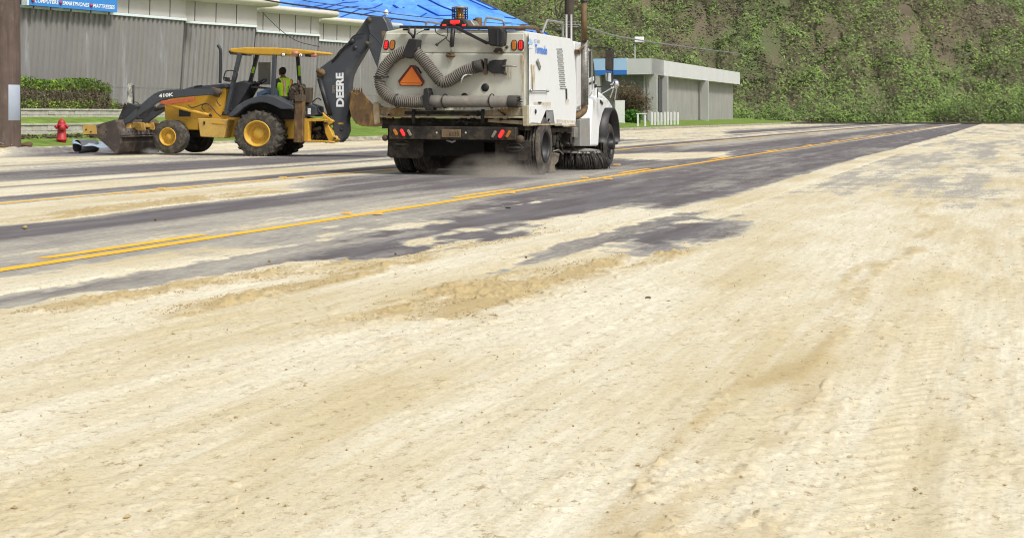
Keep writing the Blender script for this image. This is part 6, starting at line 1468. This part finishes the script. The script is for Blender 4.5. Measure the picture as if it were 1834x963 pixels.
for i, px in enumerate([1167.5, 1173, 1179, 1184.5, 1190.5, 1196, 1202, 1208, 1214]):
    if i == 0:
        s = MB(); s.prism([(-.08, 0), (.08, 0), (.08, 1.04), (.03, 1.1), (-.08, 1.1)], 'y', -.07, .07); post0 = s.build('white_post', M['whitepost'], None, .01, 1); o = post0
    else: o = post0.copy(); C.objects.link(o)
    q = W(px, 215, 131 + i * .9); q.z = .28; o.location = q; o.rotation_euler = (0, 0, R(-20)); o.scale = (1, 1, 1 + random.uniform(-.03, .04)); tag(o, plabels[i], 'post', 'white posts on the grass at the right')

# ------------------------------------------------------------------ litter on the verge and the road
random.seed(5)
mb = MB()
for i in range(170):
    p = K(random.uniform(2.2, 2.9), random.uniform(44.5, 54), .36); q = p + Vector((random.uniform(-.5, .5), random.uniform(-.4, .4), random.uniform(.0, .1))); mb.tube([p, (p + q) / 2 + Vector((0, 0, random.uniform(0, .06))), q], random.uniform(.01, .03), 5)
leaves(mb, lambda: tuple(K(random.uniform(2.1, 3.0), random.uniform(44, 55), random.uniform(.36, .48))), 500, .07)
o = mb.build('dead_branches', mat('dead_branch_litter', (.11, .075, .055), .9, var=.4)); tag(o, 'heap of dead brown branches and leaves lying on the grass behind the hydrant', 'branches', kind='stuff')
def rock(p, r, label, m=M['stonebr'], nm='stone', sq=(1, 1, .7)):
    mb = MB(); mb.ball((0, 0, 0), (r * sq[0], r * sq[1], r * sq[2]), 9, 6); mb.v = [tuple(Vector(v) * random.uniform(.8, 1.15)) for v in mb.v[:9]] and [tuple(Vector(v) * (1 + .22 * math.sin(v[0] / r * 3 + v[1] / r * 2) + .1 * math.sin(v[2] / r * 6))) for v in mb.v]
    o = mb.build(nm, m); o.location = p; return tag(o, label, 'stone')
rock(K(.35, 45.9, .22), .17, 'dark rounded rock on the sand at the grass edge left of the loader', nm='rock', sq=(1.3, 1, .6))
rock(K(.3, 44.7, .20), .10, 'smaller dark rock lying left of the bigger one at the grass edge', nm='rock', sq=(1.4, 1, .5))
def gp(px, py, z=.0): X, Yg = ground(px, py); return Vector((X, Yg, z))
for (px, py), r, lb in (((1160, 539), .019, 'largest brown stone in the sand near the bottom right'), ((457, 502), .026, 'tan flat stone in the sand left of the middle'), ((526, 519), .013, 'small brown stone below and right of the tan flat stone'),
                       ((482, 470), .013, 'dark pebble at the edge of the sand above the tan flat stone'), ((833, 523), .0, ''), ((708, 457), .010, 'pebble on the edge between sand and asphalt in the middle'), ((942, 463), .010, 'pebble on the sand right of centre'),
                       ((278, 396), .015, 'small stone on the dark asphalt beyond the double yellow line'), ((44, 411), .028, 'pale lump of dirt on the dark asphalt at the left'), ((1197, 544), .012, 'small dark stone at the bottom right corner of the road sand')):
    if r: rock(gp(px, py, r * .5 + .006), r, lb, M['stonebr'] if 'tan' not in lb and 'pale' not in lb else mat('tan_stone', (.42, .31, .15), .9, var=.3))
s = MB(); s.tube([(-.04, 0, 0), (-.01, .01, .006), (.02, -.005, .004), (.05, .005, .008)], [.004, .008, .006, .003], 6); s.tube([(0, .01, .004), (.015, .03, .012)], .004, 5); o = s.build('twig', M['twig']); o.location = gp(834, 523, .02); tag(o, 'short dark twig lying on the sand below the middle of the photo', 'twig')
s = MB(); s.ball((0, 0, 0), (.05, .025, .008), 10, 6); o = s.build('flat_debris', M['under']); o.location = gp(910, 373.5, .01); o.rotation_euler = (0, 0, .8); tag(o, 'small flat black scrap on the asphalt below the yellow lines', 'debris')
# raised studs on the yellow lines
stud = None
for (px, py), lb in (((621, 384), 'yellow road stud beyond the near line, left of the truck'), ((676, 385), 'yellow road stud sitting on the near line below the truck rear'), ((915, 347), 'yellow road stud on the near line at the end of the middle dash'), ((1047, 320), 'yellow road stud beyond the near line below the gutter broom'),
                     ((1089, 322), 'yellow road stud on the near line below the broom'), ((290, 339.5), 'leftmost stud on the far yellow line'), ((507, 319.5), 'stud on the far yellow line below the loader rear wheel'), ((541, 318.5), 'stud on the far yellow line, right of the wheel'), ((1105, 296), 'yellow road stud on the sandy asphalt just right of the front wheel')):
    if stud is None:
        s = MB(); s.add([(-.055, -.05, 0), (.055, -.05, 0), (.055, .05, 0), (-.055, .05, 0), (-.04, -.03, .02), (.04, -.03, .02), (.04, .03, .02), (-.04, .03, .02)], [(4, 5, 6, 7), (0, 1, 5, 4), (1, 2, 6, 5), (2, 3, 7, 6), (3, 0, 4, 7)]); stud = s.build('road_stud', M['studs']); o = stud
    else: o = stud.copy(); C.objects.link(o)
    o.location = gp(px, py, .01); o.rotation_euler = (0, 0, -math.atan(SL)); k_ = 1.0 + max(0, (o.location.y - 20) / 30); o.scale = (k_, k_, 1); tag(o, lb, 'road stud', 'studs along the yellow lines')

# curled grey-blue sheet pushed by the bucket
Ysh = 45.6; cs = W(160, 258, Ysh); cs.z = 0
csd = empty('curled_sheet', cs, R(8), 'crumpled grey-blue sheet curled up in front of the loader bucket tip', 'debris')
csd.scale = (1.15, 1.1, .85); s = MB(); r_ = .22; pts2 = []
for i in range(21): a_ = R(-30) + R(300) * i / 20; pts2.append((r_ * .9 * math.cos(a_) , r_ + .02 + r_ * math.sin(a_)))
inn2 = [(x_ * .93, (z_ - r_) * .93 + r_) for x_, z_ in pts2[::-1]]
s.lathe([(r_, 0), (r_ * 1.02, .25), (r_ * .97, .4), (r_, .52), (r_ * .94, .52), (r_ * .92, 0)], (-.30, -.25, r_ + .02), (.85, .55, .02), 26, 1, True, R(-60), R(270)); s.build('rolled_part', M['sheet'], csd)
s = MB(); vs = []
for i in range(12):
    for j in range(6): vs.append((-.42 + i * .085, -.42 + j * .13, .475 - .015 * i + .03 * math.sin(i * 1.3 + j) + (.02 if j % 2 else 0) - .05 * abs(j - 3)))
s.add(vs, [(i * 6 + j, i * 6 + j + 1, (i + 1) * 6 + j + 1, (i + 1) * 6 + j) for i in range(11) for j in range(5)], True); ob2 = s.build('pale_flap', M['sheetpale'], csd); so = ob2.modifiers.new('t', 'SOLIDIFY'); so.thickness = .012

# ------------------------------------------------------------------ dust and smoke in the air
def puff(name, c, r, dens, col, label, rot=0, seed=0., nsc=1.6):
    mb = MB(); mb.ball((0, 0, 0), r, 20, 12); m = bpy.data.materials.new(name + '_air'); m.use_nodes = True; t = m.node_tree
    t.nodes.remove(t.nodes['Principled BSDF']); v = N(t, 'ShaderNodeVolumePrincipled'); v.inputs['Color'].default_value = (*col, 1); v.inputs['Anisotropy'].default_value = .1
    tc = N(t, 'ShaderNodeTexCoord'); mp = N(t, 'ShaderNodeMapping'); mp.inputs['Location'].default_value = (seed, seed, 0)
    t.links.new(tc.outputs['Object'], mp.inputs[0]); nz = noise(t, nsc, 4, .6, mp.outputs[0], (1, 1, 1.6))
    sc2 = N(t, 'ShaderNodeMapping'); sc2.inputs['Scale'].default_value = (1 / r[0], 1 / r[1], 1 / r[2]); t.links.new(tc.outputs['Object'], sc2.inputs[0])
    ln = N(t, 'ShaderNodeVectorMath', operation='LENGTH'); t.links.new(sc2.outputs[0], ln.inputs[0])
    fall = ramp(t, ln.outputs['Value'], [(.15, 1.), (.95, 0.)]); nn_ = ramp(t, nz, [(.35, 0.), (.7, 1.)])
    mu = N(t, 'ShaderNodeMath', operation='MULTIPLY'); t.links.new(fall, mu.inputs[0]); t.links.new(nn_, mu.inputs[1])
    m2 = N(t, 'ShaderNodeMath', operation='MULTIPLY'); t.links.new(mu.outputs[0], m2.inputs[0]); m2.inputs[1].default_value = dens
    t.links.new(m2.outputs[0], v.inputs['Density']); t.links.new(v.outputs[0], t.nodes['Material Output'].inputs['Volume'])
    o = mb.build(name, m); o.location = c; o.rotation_euler = (0, 0, rot); return tag(o, label, 'dust' if 'dust' in name else 'smoke', kind='stuff')
cdu = W(885, 308, 28.3); puff('dust_cloud', (cdu.x, cdu.y, .12), (.95, .6, .36), 3.2, (.85, .78, .68), 'pale road dust blown up behind the truck between its rear wheels', R(-20), 2.)
cdu = W(800, 290, 29.4); puff('dust_cloud', (cdu.x, cdu.y, .35), (1.0, .6, .4), .35, (.6, .5, .4), 'thin brown dust hanging in the dark space under the truck', R(-20), 5.)
cdu = W(905, 314, 28.0); puff('dust_cloud', (cdu.x, cdu.y, .05), (1.7, .8, .22), 1.3, (.9, .86, .78), 'low pale haze of dust trailing along the road at the truck wheels', R(-20), 8., 1.1)
cdu = W(197, 268, 44.6); puff('smoke_wisp', (cdu.x, cdu.y, .16), (.42, .25, .22), 6, (.85, .92, 1), 'pale blue wisp at the front corner of the loader bucket', 0, 1., 4)
cdu = W(272, 271, 43.2); puff('smoke_wisp', (cdu.x, cdu.y, .12), (.36, .22, .12), 3.5, (.9, .95, 1), 'white wisp at the foot of the bucket just left of the front wheel', 0, 3., 4)
